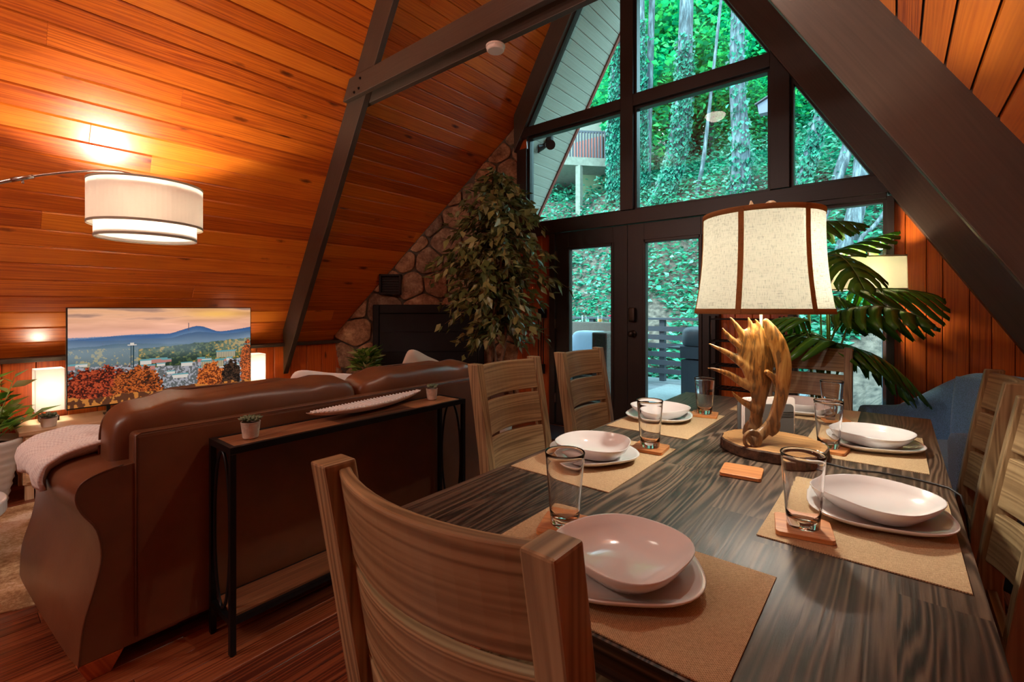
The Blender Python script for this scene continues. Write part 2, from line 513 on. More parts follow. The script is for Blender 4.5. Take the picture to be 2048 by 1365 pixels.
def leafmat(name, cols, trans=.35, rough=.35, vscale=3, spec=.5):
    m, nt, bs, out = newmat(name)
    at = N(nt, 'ShaderNodeAttribute', attribute_name='rnd')
    r = ramp(nt, at.outputs['Fac'], [(i / (len(cols) - 1), c) for i, c in enumerate(cols)])
    L(nt, r.outputs[0], bs.inputs['Base Color']); bs.inputs['Roughness'].default_value = rough
    bs.inputs['Specular IOR Level'].default_value = spec
    t = nt.nodes.new('ShaderNodeBsdfTranslucent'); L(nt, r.outputs[0], t.inputs[0])
    mx = nt.nodes.new('ShaderNodeMixShader'); mx.inputs[0].default_value = trans
    L(nt, bs.outputs[0], mx.inputs[1]); L(nt, t.outputs[0], mx.inputs[2]); L(nt, mx.outputs[0], out.inputs[0])
    return m
M['ficus'] = leafmat('ficus_leaf', [(.06, .085, .025), (.12, .145, .04), (.23, .23, .07), (.38, .35, .15)], .15, .35)
M['monstera'] = leafmat('monstera_leaf', [(.05, .19, .03), (.13, .32, .035), (.28, .46, .05)], .35, .25)
M['houseplant'] = leafmat('house_leaf', [(.04, .16, .02), (.10, .32, .03), (.26, .48, .07), (.62, .66, .32)], .25, .35)
M['succulent'] = leafmat('succulent_leaf', [(.06, .11, .05), (.12, .17, .09), (.22, .25, .15)], .05, .5)
M['forest'] = leafmat('forest_leaf', [(.000, .16, .08), (.005, .34, .15), (.02, .52, .18), (.14, .78, .20)], .5, .6, spec=.2)
M['ivy'] = leafmat('ivy_leaf', [(.004, .06, .045), (.010, .14, .09), (.02, .26, .16)], .2, .5)
M['under'] = leafmat('understory_leaf', [(.004, .08, .055), (.015, .22, .13), (.04, .42, .22), (.22, .44, .36)], .35, .5)

def trunkmat():
    m, nt, bs, out = newmat('tree_bark')
    tc = nt.nodes.new('ShaderNodeTexCoord')
    mp = nt.nodes.new('ShaderNodeMapping'); mp.inputs['Scale'].default_value = (14, 14, 2.2); L(nt, tc.outputs['Object'], mp.inputs[0])
    n = noise(nt, mp.outputs[0], 1, 5, .65)
    r = ramp(nt, n.outputs['Fac'], [(.33, (.02, .024, .03)), (.5, (.07, .085, .10)), (.68, (.19, .22, .24))])
    L(nt, r.outputs[0], bs.inputs['Base Color']); bs.inputs['Roughness'].default_value = .9
    bump(nt, bs, n.outputs['Fac'], 1, .03)
    return m
M['trunk'] = trunkmat()

def stonemat():
    m, nt, bs, out = newmat('field_stone')
    tc = nt.nodes.new('ShaderNodeTexCoord')
    at = N(nt, 'ShaderNodeAttribute', attribute_name='rnd')
    n = noise(nt, tc.outputs['Object'], 9, 6, .7)
    n2 = noise(nt, tc.outputs['Object'], 45, 4, .7)
    f = math_(nt, 'ADD', math_(nt, 'MULTIPLY', n.outputs['Fac'], .7), math_(nt, 'MULTIPLY', n2.outputs['Fac'], .3))
    r1 = ramp(nt, f, [(.34, (.13, .070, .038)), (.50, (.36, .23, .14)), (.64, (.62, .48, .33))])
    r2 = ramp(nt, at.outputs['Fac'], [(0, (.55, .48, .45)), (.5, (1, .88, .78)), (1, (1.0, .72, .52))])
    L(nt, mixc(nt, 1.0, r1.outputs[0], r2.outputs[0], 'MULTIPLY'), bs.inputs['Base Color'])
    bs.inputs['Roughness'].default_value = .75
    bump(nt, bs, f, 1, .02)
    return m
M['stone'] = stonemat()

def antlermat():
    m, nt, bs, out = newmat('antler')
    tc = nt.nodes.new('ShaderNodeTexCoord')
    sx = nt.nodes.new('ShaderNodeSeparateXYZ'); L(nt, tc.outputs['Object'], sx.inputs[0])
    mp = nt.nodes.new('ShaderNodeMapping'); mp.inputs['Scale'].default_value = (60, 60, 9); L(nt, tc.outputs['Object'], mp.inputs[0])
    n = noise(nt, mp.outputs[0], 1, 4, .6, 1.0)
    n2 = noise(nt, tc.outputs['Object'], 14, 3)
    r = ramp(nt, n.outputs['Fac'], [(.42, (.03, .010, .003)), (.49, (.34, .125, .018)), (.70, (.62, .38, .12))])
    r2 = ramp(nt, n2.outputs['Fac'], [(.35, (.46, .27, .09)), (.65, (.42, .16, .015))])
    col = mixc(nt, .30, r.outputs[0], r2.outputs[0])
    # bony grey-brown base burr
    low = ramp(nt, sx.outputs[2], [(.06, (1, 1, 1)), (.27, (0, 0, 0))])
    col = mixc(nt, math_(nt, 'MULTIPLY', low.outputs[0], .75), col, mixc(nt, n.outputs['Fac'], (.03, .014, .008), (.22, .14, .085)))
    # bleached tine tips: distance sideways from the stem
    at = N(nt, 'ShaderNodeAttribute', attribute_name='tip')
    L(nt, col, bs.inputs['Base Color']); bs.inputs['Roughness'].default_value = .35
    bs.inputs['Specular IOR Level'].default_value = .5
    bump(nt, bs, n.outputs['Fac'], .7, .004)
    return m
M['antler'] = antlermat()
M['antler_tip'] = plain('antler_tip', (.72, .58, .38), .3)

def glassmat(name, rough=0):
    m, nt, bs, out = newmat(name)
    nt.nodes.remove(bs)
    g = nt.nodes.new('ShaderNodeBsdfGlass'); g.inputs['IOR'].default_value = 1.45; g.inputs['Roughness'].default_value = rough
    L(nt, g.outputs[0], out.inputs[0]); return m
M['glass'] = glassmat('tumbler_glass')
def panemat():
    m, nt, bs, out = newmat('window_pane')
    nt.nodes.remove(bs)
    t = nt.nodes.new('ShaderNodeBsdfTransparent'); t.inputs[0].default_value = (.93, .98, .97, 1)
    g = nt.nodes.new('ShaderNodeBsdfGlossy'); g.inputs['Roughness'].default_value = 0.0
    fr = nt.nodes.new('ShaderNodeFresnel'); fr.inputs[0].default_value = 1.42
    mx = nt.nodes.new('ShaderNodeMixShader'); L(nt, fr.outputs[0], mx.inputs[0]); L(nt, t.outputs[0], mx.inputs[1]); L(nt, g.outputs[0], mx.inputs[2])
    L(nt, mx.outputs[0], out.inputs[0]); return m
M['pane'] = panemat()

def hidemat():
    m, nt, bs, out = newmat('cowhide')
    tc = nt.nodes.new('ShaderNodeTexCoord')
    n = noise(nt, tc.outputs['Object'], 2.4, 4, .6, .6)
    n2 = noise(nt, tc.outputs['Object'], 60, 4, .7)
    f = math_(nt, 'ADD', n.outputs['Fac'], math_(nt, 'MULTIPLY', math_(nt, 'SUBTRACT', n2.outputs['Fac'], .5), .5))
    r = ramp(nt, f, [(.38, (.30, .17, .07)), (.52, (.58, .42, .23)), (.64, (.80, .70, .55))])
    L(nt, r.outputs[0], bs.inputs['Base Color']); bs.inputs['Roughness'].default_value = .9
    bump(nt, bs, n2.outputs['Fac'], 1, .006); return m
M['hide'] = hidemat()

# ------------------------------------------------------------------ room geometry
T = 1.68; Q = sqrt(1 + T * T); RX = -1.97; YW = 4.2
DL = 1.985 + 3.929 * T; DR = 1.985 - .011 * T
def zL(x, off): return DL + off * Q + T * x
def xL(z, off): return (z - DL - off * Q) / T
def zR(x, off): return DR + off * Q - T * x
def xR(z, off): return (DR + off * Q - z) / T
OC = .215           # underside of the ceiling boards, measured square to the slope
ORN = .165          # same on the right, camera side of the rafters

def slope_boards(side, off, y0, y1, mat, name, zlo, pitch=.1265, thick=.010, split=True, gap=.0062):
    mb = MB()
    zf = (lambda x, o: zL(x, o)) if side == 'L' else (lambda x, o: zR(x, o))
    sgn = 1 if side == 'L' else -1
    x0 = xL(zlo, off) if side == 'L' else xR(zlo, off)
    dx = sgn * pitch / Q          # horizontal step per board
    x = x0
    while (RX - x) * sgn > 0.001:
        xa = x + sgn * gap / Q; xb = x + dx - sgn * gap / Q
        if (RX - xb) * sgn < 0: xb = RX
        cuts = [y0]
        if split:
            c = y0 + random.uniform(1.5, 6)
            while c < y1 - .8:
                cuts.append(c); c += random.uniform(4, 6)
        cuts.append(y1)
        za, zb = zf(xa, off), zf(xb, off)
        nz = thick * Q       # vertical thickness
        for a, b in zip(cuts[:-1], cuts[1:]):
            p = [(xa, a, za), (xb, a, zb), (xb, b, zb), (xa, b, za), (xa, a, za + nz), (xb, a, zb + nz), (xb, b, zb + nz), (xa, b, za + nz)]
            if side == 'R': p = [p[1], p[0], p[3], p[2], p[5], p[4], p[7], p[6]]
            mb.hexa(p, (0, 1, 0))
        x += dx
    return mb.build(name, mat, bevel=.002, seg=1)

def slope_slab(side, off, y0, y1, mat, name, zlo, thick=.06):
    mb = MB()
    if side == 'L':
        xa = xL(zlo, off); pts = [(xa, zL(xa, off)), (RX, zL(RX, off)), (RX, zL(RX, off + thick)), (xa, zL(xa, off + thick))]
    else:
        xa = xR(zlo, off); pts = [(xa, zR(xa, off)), (RX, zR(RX, off)), (RX, zR(RX, off + thick)), (xa, zR(xa, off + thick))]
    mb.prism(pts, 'y', y0, y1)
    return mb.build(name, mat)
M['dark_gap'] = plain('dark_gap', (.020, .006, .003), .9)
ZK = .87
YB = -3.2
struct(slope_boards('L', OC, YB, 4.24, M['pine'], 'ceiling', ZK), 'lacquered orange pine board ceiling sloping up on the left')
struct(slope_slab('L', OC + .011, YB, 4.24, M['dark_gap'], 'ceiling_backing', ZK - .1))
struct(slope_boards('R', ORN, YB, 2.22, M['pine'], 'ceiling', ZK), 'bright orange pine board ceiling above the right rafter')
struct(slope_slab('R', ORN + .011, YB, 2.22, M['dark_gap'], 'ceiling_backing', ZK - .1))
struct(slope_boards('R', .232, 2.22, 4.24, M['pine'], 'ceiling', ZK), 'pine board ceiling between the right rafters')
struct(slope_slab('R', .243, 2.22, 4.24, M['dark_gap'], 'ceiling_backing', ZK - .1))
# painted eave soffits outside the gable
struct(slope_boards('L', OC, 4.245, 5.30, M['soffit'], 'eave_soffit', -.2, split=False), 'pale painted board soffit outside the left gable glass')
struct(slope_slab('L', OC + .011, 4.245, 5.32, M['dark_gap'], 'roof_edge', -.2, .12))
struct(slope_boards('R', .232, 4.245, 5.30, M['soffit'], 'eave_soffit', -.2, split=False), 'pale painted board soffit outside the right gable glass')
struct(slope_slab('R', .243, 4.245, 5.32, M['dark_gap'], 'roof_edge', -.2, .12))
# fascia boards
for side in 'LR':
    mb = MB()
    if side == 'L': pts = [(xL(-.3, OC - .02), -.3), (RX, zL(RX, OC - .02)), (RX, zL(RX, OC + .14)), (xL(-.3, OC + .14), -.3)]
    else: pts = [(xR(-.3, .21), -.3), (RX, zR(RX, .21)), (RX, zR(RX, .37)), (xR(-.3, .37), -.3)]
    mb.prism(pts, 'y', 5.30, 5.34)
    struct(mb.build('trim_%d' % (1 if side == 'L' else 2), M['cabin_wood']), 'reddish fascia board along the eave outside')

# floor
def floor():
    mb = MB(); x = -5.0; wv = .105
    while x < 1.2:
        y = YB - random.uniform(0, 1)
        while y < 4.3:
            l = random.uniform(.7, 1.6)
            mb.box(x + .0008, x + wv - .0008, max(y, YB), min(y + l, 4.3) - .0012, -.03, 0, (0, 1, 0))
            y += l
        x += wv
    return mb.build('floor', M['floor'], bevel=.0012, seg=1)
struct(floor(), 'reddish brown hardwood plank floor')
mb = MB(); mb.box(-5.2, 1.3, YB - .1, 4.34, -.12, -.032)
struct(mb.build('floor_base', M['dark_gap']))

# vertical board walls
def vboards(name, plane, c, a0, a1, z0, ztop, mat, thick=.02, pitch=.105, edges=None, rnd=None, flip=False):
    """plane 'x': wall in the plane X=c spanning Y a0..a1 ; 'y': plane Y=c spanning X. ztop callable"""
    mb = MB()
    if edges is None:
        edges = []; a = a0
        while a < a1: edges.append(a); a += pitch
        edges.append(a1)
    for e0, e1 in zip(edges[:-1], edges[1:]):
        if e1 - e0 < .006: continue
        p0, p1 = e0 + .0015, e1 - .0015
        t0, t1 = ztop(p0), ztop(p1)
        if plane == 'y':
            p = [(p0, c, z0), (p1, c, z0), (p1, c + thick, z0), (p0, c + thick, z0), (p0, c, t0), (p1, c, t1), (p1, c + thick, t1), (p0, c + thick, t0)]
        else:
            p = [(c, p0, z0), (c + thick, p0, z0), (c + thick, p1, z0), (c, p1, z0), (c, p0, t0), (c + thick, p0, t0), (c + thick, p1, t1), (c, p1, t1)]
        mb.hexa(p, (0, 0, 1))
    return mb.build(name, mat, bevel=.004, seg=1)

XK = -4.75
struct(vboards('wall_left', 'x', XK - .02, YB, 3.0, 0, lambda y: .845, M['pine_wall'], pitch=.166, edges=[YB + .166 * i for i in range(38) if YB + .166 * i < 3.0]), 'low knee wall of vertical orange pine boards')
mb = MB(); mb.box(XK - .12, XK - .021, YB, 3.1, 0, .84); struct(mb.build('wall_left_backing', M['dark_gap']))
mb = MB(); mb.box(XK - .15, XK + .035, YB, 2.83, .845, .875, (0, 1, 0)); struct(mb.build('trim_3', M['beam'], bevel=.004), 'dark painted ledge on top of the knee wall')
mb = MB(); mb.box(XK, XK + .018, YB, 2.8, 0, .10, (0, 1, 0)); struct(mb.build('baseboard_left', M['beam'], bevel=.003))
# right knee wall
XKR = xR(ZK, ORN)
struct(vboards('wall_right', 'x', XKR, YB, 4.2, 0, lambda y: ZK + .05, M['pine_wall'], pitch=.15), 'low pine board knee wall on the right')
# wall behind the camera
struct(vboards('wall_back', 'y', YB - .04, -5.0, 1.0, 0, lambda x: max(.1, min(zL(x, OC), zR(x, ORN)) + .05), M['pine_wall'], pitch=.15), 'pine board wall behind the camera')

# ---- gable wall: board fields, frame members, panes
# board wall right of the tall window
eR = [-.021, .054, .162, .243, .37, .471, .573, .676, .78, .885]
struct(vboards('wall_gable', 'y', YW - .005, 0, 0, 0, lambda x: zR(x, .03), M['pine_wall'], edges=eR), 'vertical orange pine boards right of the tall window')
struct(vboards('wall_gable', 'y', YW - .005, -1.16, -.64, 0, lambda x: 2.02, M['pine_wall'], pitch=.13), 'pine boards between french doors and window')
struct(vboards('wall_gable', 'y', YW - .005, -3.6, -2.85, 0, lambda x: min(zL(x, .1), 2.16 if x > -3.17 else 9), M['pine_wall'], pitch=.12), 'pine boards left of the french doors')
mb = MB(); mb.box(-5.0, -2.9, 4.22, 4.30, -.1, 2.1); mb.prism([(-5.0, -.1), (-3.22, -.1), (-3.22, zL(-3.22, .15)), (-5.0, zL(-5.0, .15))], 'y', 4.221, 4.30)
struct(mb.build('wall_gable_backing', M['dark_gap']))
mb = MB(); mb.prism([(.0, -.1), (1.2, -.1), (1.2, 0.0), (.0, zR(.0, .2))], 'y', 4.221, 4.30)
mb.box(-1.19, -.64, 4.221, 4.30, 0, 2.03)
struct(mb.build('wall_gable_backing', M['dark_gap']))

FY0, FY1 = 4.13, 4.25
mb = MB()
zr = zL(RX, 0)
mb.box(-2.035, -1.907, FY0, FY1, 2.157, zr - .02)                                  # centre mullion
struct(mb.build('trim_4', M['frame'], bevel=.003), 'dark centre post of the glass gable')
mb = MB()
mb.hexa([(-.763, FY0, 2.157), (-.628, FY0, 2.157), (-.628, FY1, 2.157), (-.763, FY1, 2.157), (-.763, FY0, zR(-.763, 0)), (-.628, FY0, zR(-.628, 0)), (-.628, FY1, zR(-.628, 0)), (-.763, FY1, zR(-.763, 0))])
struct(mb.build('trim_5', M['frame'], bevel=.003), 'dark right post of the glass gable')
mb = MB()
mb.box(xL(3.13, 0), -2.035, FY0, FY1, 3.125, 3.225); mb.box(-1.907, -.763, FY0, FY1, 3.125, 3.235)
struct(mb.build('trim_6', M['frame'], bevel=.003), 'dark crossbar across the upper gable glass')
mb = MB()
mb.box(-3.30, xR(2.03, 0), FY0 - .005, FY1 + .005, 2.022, 2.150, (1, 0, 0))
struct(mb.build('trim_7', M['frame'], bevel=.003), 'dark header beam above the french doors')
mb = MB()
mb.box(-3.30, -3.166, FY0, FY1, 2.150, 3.0)
mb.box(-.64, -.60, FY0, FY1, 0, 2.022); mb.box(-.045, -.005, FY0, FY1, 0, 2.0); mb.box(-.60, -.045, FY0, FY1, 0, .12)
mb.box(-.60, -.045, FY0, FY1, 1.985, 2.022)
mb.box(-2.86, -2.792, FY0, FY1, 0, 2.022); mb.box(-1.205, -1.14, FY0, FY1, 0, 2.022)
struct(mb.build('trim_8', M['frame'], bevel=.003), 'dark window and door jambs')
# stops round each pane and the panes
def window(n, poly, label):
    """poly in (x,z), counter clockwise"""
    cx = sum(p[0] for p in poly) / len(poly); cz = sum(p[1] for p in poly) / len(poly)
    mb = MB(); mb.prism(poly, 'y', 4.205, 4.211)
    o = struct(mb.build('window_%d' % n, M['pane']), label)
    fr = MB(); k = len(poly)
    for i in range(k):
        a = Vector(poly[i]); b = Vector(poly[(i + 1) % k]); d = (b - a).normalized(); nrm = Vector((-d.y, d.x)) * .022
        if (Vector((cx, cz)) - a).dot(nrm) < 0: nrm = -nrm
        # mitred corners
        def off(j):
            p0 = Vector(poly[j - 1]); p1 = Vector(poly[j]); p2 = Vector(poly[(j + 1) % k])
            d1 = (p1 - p0).normalized(); d2 = (p2 - p1).normalized()
            n1 = Vector((-d1.y, d1.x)); n2 = Vector((-d2.y, d2.x)); bb = (n1 + n2)
            bb = bb / max(.25, bb.length_squared) * 2
            s = 1 if (Vector((cx, cz)) - p1).dot(n1) > 0 else -1
            return p1 + bb * .022 * s
        i2 = (i + 1) % k
        A, B = off(i), off(i2)
        fr.hexa([(a.x, 4.17, a.y), (b.x, 4.17, b.y), (b.x, 4.24, b.y), (a.x, 4.24, a.y), (A.x, 4.17, A.y), (B.x, 4.17, B.y), (B.x, 4.24, B.y), (A.x, 4.24, A.y)])
    fr.build('window_frame', M['frame'], o)
    return o
window(1, [(xL(3.225, .008), 3.225), (-2.035, 3.225), (-2.035, zL(-2.035, .008))], 'narrow triangular pane upper left of the centre post')
window(2, [(-1.907, 3.235), (xR(3.235, .008), 3.235), (-1.907, zR(-1.907, .008))], 'upper pane right of the centre post showing tall trunks')
window(3, [(-3.166, 2.15), (-2.035, 2.15), (-2.035, 3.125), (-3.166, 3.125)], 'lower left gable pane with the neighbouring cabin in it')
window(4, [(-1.907, 2.15), (-.763, 2.15), (-.763, 3.125), (-1.907, 3.125)], 'middle gable pane above the french doors')
window(5, [(-.628, 2.15), (xR(2.15, .008), 2.15), (-.628, zR(-.628, .008))], 'small triangular pane beside the right rafter')
window(6, [(-.60, .12), (-.045, .12), (-.045, 1.985), (-.60, 1.985)], 'tall window behind the broad-leaved plant')

# french doors
def door(n, x0, x1, gx0, gx1, label, handle):
    mb = MB(); y0, y1 = 4.155, 4.20
    gz0, gz1 = .27, 1.85
    mb.box(x0, gx0, y0, y1, .012, 2.018, (0, 0, 1)); mb.box(gx1, x1, y0, y1, .012, 2.018, (0, 0, 1))
    mb.box(gx0, gx1, y0, y1, .012, gz0, (1, 0, 0)); mb.box(gx0, gx1, y0, y1, gz1, 2.018, (1, 0, 0))
    o = struct(mb.build('door_%d' % n, M['frame'], bevel=.002), label)
    fr = MB(); w_ = .018
    for a in ((gx0 - .012, gx0 + w_, gz0 - .012, gz1 + .012), (gx1 - w_, gx1 + .012, gz0 - .012, gz1 + .012), (gx0, gx1, gz0 - .012, gz0 + w_), (gx0, gx1, gz1 - w_, gz1 + .012)):
        fr.box(a[0], a[1], y0 - .012, y1 + .01, a[2], a[3])
    fr.build('glazing_bead', M['frame'], o, bevel=.004)
    pn = MB(); pn.box(gx0, gx1, 4.175, 4.180, gz0, gz1); pn.build('door_glass', M['pane'], o)
    hg = MB(); hx = x0 - .004 if not handle else x1 + .004
    for z in (.28, 1.06, 1.78): hg.box(hx - .007, hx + .007, 4.137, 4.157, z - .05, z + .05)
    hg.build('hinge', M['chrome'], o, bevel=.002)
    if handle:
        hb = MB(); hx = x0 + .058
        hb.superbox((hx, 4.13, 1.165), (.066, .05, .135), .3, 24)
        hb.build('keypad_lock', M['bronze'], o, smooth=True)
        kb = MB(); kb.tube([(hx, 4.153, .985), (hx, 4.147, .985)], .034, 24); kb.tube([(hx, 4.147, .985), (hx, 4.11, .985)], .012, 16)
        kb.superbox((hx, 4.095, .985), (.056, .045, .056), .9, 20)
        kb.build('door_knob', M['bronze'], o, smooth=True)
    return o
door(1, -2.787, -1.975, -2.635, -2.125, 'left french door leaf with a tall narrow glass', False)
door(2, -1.971, -1.210, -1.808, -1.295, 'right french door leaf with keypad lock and round knob', True)
mb = MB(); mb.box(-2.86, -1.14, 4.12, 4.30, 0, .012); struct(mb.build('trim_9', M['bronze']), 'door threshold')

# gable rafters, truss rafters, collar tie
def rafter(side, name, y0, y1, lo, hi, xb, label, tip=None):
    if side == 'L': pts = [(xb, zL(xb, lo)), (RX, zL(RX, lo)), (RX, zL(RX, hi)), (xb, zL(xb, hi))]; ga = (1, 0, T)
    else: pts = [(xb, zR(xb, lo)), (xb, zR(xb, hi)), (RX, zR(RX, hi)), (RX, zR(RX, lo))]; ga = (1, 0, -T)
    mb = MB(); mb.prism(pts, 'y', y0, y1, ga)
    o = mb.build(name, M['beam'], bevel=.004)
    return struct(o, label)
rafter('L', 'ceiling_rafter', 2.20, 2.25, -.02, OC, -4.76, 'dark brown rafter running down the left ceiling')
rafter('R', 'ceiling_rafter', 2.20, 2.245, -.068, .232, .84, 'broad dark brown rafter crossing the upper right corner')
rafter('L', 'ceiling_rafter', 4.12, 4.25, 0, OC, -3.335, 'dark rafter against the gable glass on the left')
rafter('R', 'ceiling_rafter', 4.10, 4.25, 0, .232, .84, 'dark rafter against the gable glass on the right')
M_collar = M['beam']
collar = thing('collar_beam', 'brown timber collar tie bolted across the left rafter under the ridge', 'beam', (-1.97, 2.2, 3.0))
mb = MB()
def colpoly(z0, z1, lo):
    return [(xL(z0, lo), z0), (xR(z0, lo - .05), z0), (xR(z1, lo - .05), z1), (xL(z1, lo), z1)]
mb.prism(colpoly(2.955, 3.12, OC - .012), 'y', 2.155, 2.199, (1, 0, 0)); mb.build('front_board', M['beam'], collar, bevel=.004, world=True)
mb = MB(); mb.prism(colpoly(2.915, 3.08, OC - .012), 'y', 2.251, 2.295, (1, 0, 0)); mb.build('rear_board', M['beam'], collar, bevel=.004, world=True)
for (bx, bz) in ((-3.33, 3.075), (-3.35, 3.0), (-3.415, 2.985)):
    mb = MB(); mb.tube([(bx, 2.156, bz), (bx, 2.150, bz)], .011, 12); mb.tube([(bx, 2.150, bz), (bx, 2.144, bz)], .006, 6)
    mb.build('bolt', M['black_metal'], collar, world=True)
# smoke detector
mb = MB(); mb.lathe([(.062, 0), (.062, -.012), (.056, -.014), (.056, -.030), (.050, -.036), (.0001, -.037)], (0, 0, 0), 36)
o = mb.build('smoke_detector', M['white_plastic'], smooth=False, bevel=.001); o.location = (-1.99, 2.272, 2.914)
tag(o, 'small round white smoke detector under the collar beam', 'smoke detector')

# ------------------------------------------------------------------ stone corner and fireplace
def stonewall():
    """field stones on the diagonal plane x - y = -7.58 from the knee wall to the gable wall"""
    A = Vector((-4.80, 2.78, 0)); B = Vector((-3.345, 4.235, 0)); Ld = (B - A).length; d = (B - A) / Ld; n = Vector((1, -1, 0)).normalized()
    def top(s):
        p = A + d * s; return min(zL(p.x, OC - .01), 9)
    back = MB()
    K = 24
    for i in range(K):
        s0, s1 = Ld * i / K, Ld * (i + 1) / K
        p0, p1 = A + d * s0, A + d * s1; q0, q1 = p0 - n * .12, p1 - n * .12
        back.hexa([(p0.x, p0.y, 0), (p1.x, p1.y, 0), (q1.x, q1.y, 0), (q0.x, q0.y, 0), (p0.x, p0.y, top(s0)), (p1.x, p1.y, top(s1)), (q1.x, q1.y, top(s1)), (q0.x, q0.y, top(s0))])
    o = struct(back.build('wall_corner', M['mortar']), 'diagonal field stone chimney wall in the far left corner')
    # stones: Voronoi-like cells from jittered seeds, clipped by half planes
    seeds = []
    z = -.1; row = 0
    while z < 3.4:
        h = random.uniform(.19, .30); s = -.15 + random.uniform(0, .2)
        while s < Ld + .1:
            wd = random.uniform(.18, .48); seeds.append((s + wd / 2 + random.uniform(-.02, .02), z + h / 2 + random.uniform(-.045, .045))); s += wd
        z += h
    def clip(poly, px, pz, nx, nz):
        out = []
        for i in range(len(poly)):
            a, b = poly[i], poly[(i + 1) % len(poly)]
            da = (a[0] - px) * nx + (a[1] - pz) * nz; db = (b[0] - px) * nx + (b[1] - pz) * nz
            if da <= 0: out.append(a)
            if (da < 0) != (db < 0) and abs(da - db) > 1e-9:
                t = da / (da - db); out.append((a[0] + (b[0] - a[0]) * t, a[1] + (b[1] - a[1]) * t))
        return out
    st = MB()
    tops = [(0, top(0)), (Ld, top(Ld))]
    tnx, tnz = -(tops[1][1] - tops[0][1]), tops[1][0] - tops[0][0]; ln = math.hypot(tnx, tnz); tnx /= ln; tnz /= ln
    for i, (cs, cz) in enumerate(seeds):
        poly = [(0.0, 0.0), (Ld, 0.0), (Ld, 4.0), (0.0, 4.0)]
        poly = clip(poly, 0, tops[0][1] - .015, tnx, tnz)
        for j, (s2, z2) in enumerate(seeds):
            if i == j or abs(s2 - cs) > .9 or abs(z2 - cz) > .7: continue
            nx, nz = s2 - cs, z2 - cz; l2 = math.hypot(nx, nz); nx /= l2; nz /= l2
            poly = clip(poly, (cs + s2) / 2 - nx * .008, (cz + z2) / 2 - nz * .008, nx, nz)
            if len(poly) < 3: break
        if len(poly) < 3: continue
        mx = sum(p[0] for p in poly) / len(poly); mz = sum(p[1] for p in poly) / len(poly)
        area = abs(sum(poly[k][0] * poly[(k + 1) % len(poly)][1] - poly[(k + 1) % len(poly)][0] * poly[k][1] for k in range(len(poly)))) / 2
        if area < .004: continue
        # resample outline and round it
        pts = []
        m = len(poly)
        for k in range(m):
            a, b = poly[k], poly[(k + 1) % m]; l_ = math.hypot(b[0] - a[0], b[1] - a[1]); c = max(1, int(l_ / .035))
            for q in range(c): pts.append((a[0] + (b[0] - a[0]) * q / c, a[1] + (b[1] - a[1]) * q / c))
        for _ in range(1):
            pts = [((pts[k - 1][0] + pts[k][0] * 2 + pts[(k + 1) % len(pts)][0]) / 4, (pts[k - 1][1] + pts[k][1] * 2 + pts[(k + 1) % len(pts)][1]) / 4) for k in range(len(pts))]
        pts = [(p[0] + random.uniform(-.003, .003), p[1] + random.uniform(-.003, .003)) for p in pts]
        hh = random.uniform(.02, .05); r = random.random(); base = len(st.v); k = len(pts)
        tilt = (random.uniform(-.05, .05), random.uniform(-.05, .05))
        rings = [(1.0, -.02), (1.0, hh * .6), (.96, hh * .9), (.85, hh), (.5, hh * 1.02)]
        for (sc_, dep) in rings:
            for p in pts:
                s = mx + (p[0] - mx) * sc_; zz = mz + (p[1] - mz) * sc_
                dd = dep + (tilt[0] * (s - mx) + tilt[1] * (zz - mz)) * (dep > 0) * 2 + (random.uniform(-.006, .006) if dep > .01 else 0)
                P = A + d * s + n * dd; st.v.append((P.x, P.y, zz))
        for a in range(len(rings) - 1):
            for b in range(k):
                b2 = (b + 1) % k
                st.face([base + a * k + b, base + a * k + b2, base + (a + 1) * k + b2, base + (a + 1) * k + b], r=r)
        P = A + d * mx + n * hh * 1.1; st.v.append((P.x, P.y, mz)); c_ = len(st.v) - 1
        for b in range(k): st.face([base + (len(rings) - 1) * k + b, base + (len(rings) - 1) * k + (b + 1) % k, c_], r=r)
    ob = st.build('field_stones', M['stone'], o, smooth=True)
    return A, d, n, Ld
SA, SD, SN, SLD = stonewall()
def on_stone(s, z, dep): p = SA + SD * s + SN * dep; return (p.x, p.y, z)
def stone_box(mb, s0, s1, z0, z1, d0, d1):
    c = [on_stone(s0, z0, d1), on_stone(s1, z0, d1), on_stone(s1, z0, d0), on_stone(s0, z0, d0)]
    mb.hexa(c + [(p[0], p[1], z1) for p in c]); return mb
# black firebox cover: left edge x=-4.49,y=3.09 -> s .44 ; right edge beyond plant
fp = thing('fireplace_insert', 'black steel fireplace cover set into the corner stone wall', 'fireplace', on_stone(.95, 0.36, .05))
mb = MB(); stone_box(mb, .43, .50, .40, 1.265, .02, .095); stone_box(mb, 1.58, 1.65, .40, 1.265, .02, .095); stone_box(mb, .50, 1.58, 1.165, 1.265, .02, .095)
mb.build('surround', M['firebox'], fp, bevel=.012, world=True)
mb = MB(); stone_box(mb, .50, 1.58, .40, 1.165, .02, .075); mb.build('cover_panel', M['firebox'], fp, bevel=.004, world=True)
mb = MB(); stone_box(mb, .52, 1.56, .74, .748, .07, .082); stone_box(mb, .52, 1.56, .96, .968, .07, .082); mb.build('seam', M['black_metal'], fp, world=True)
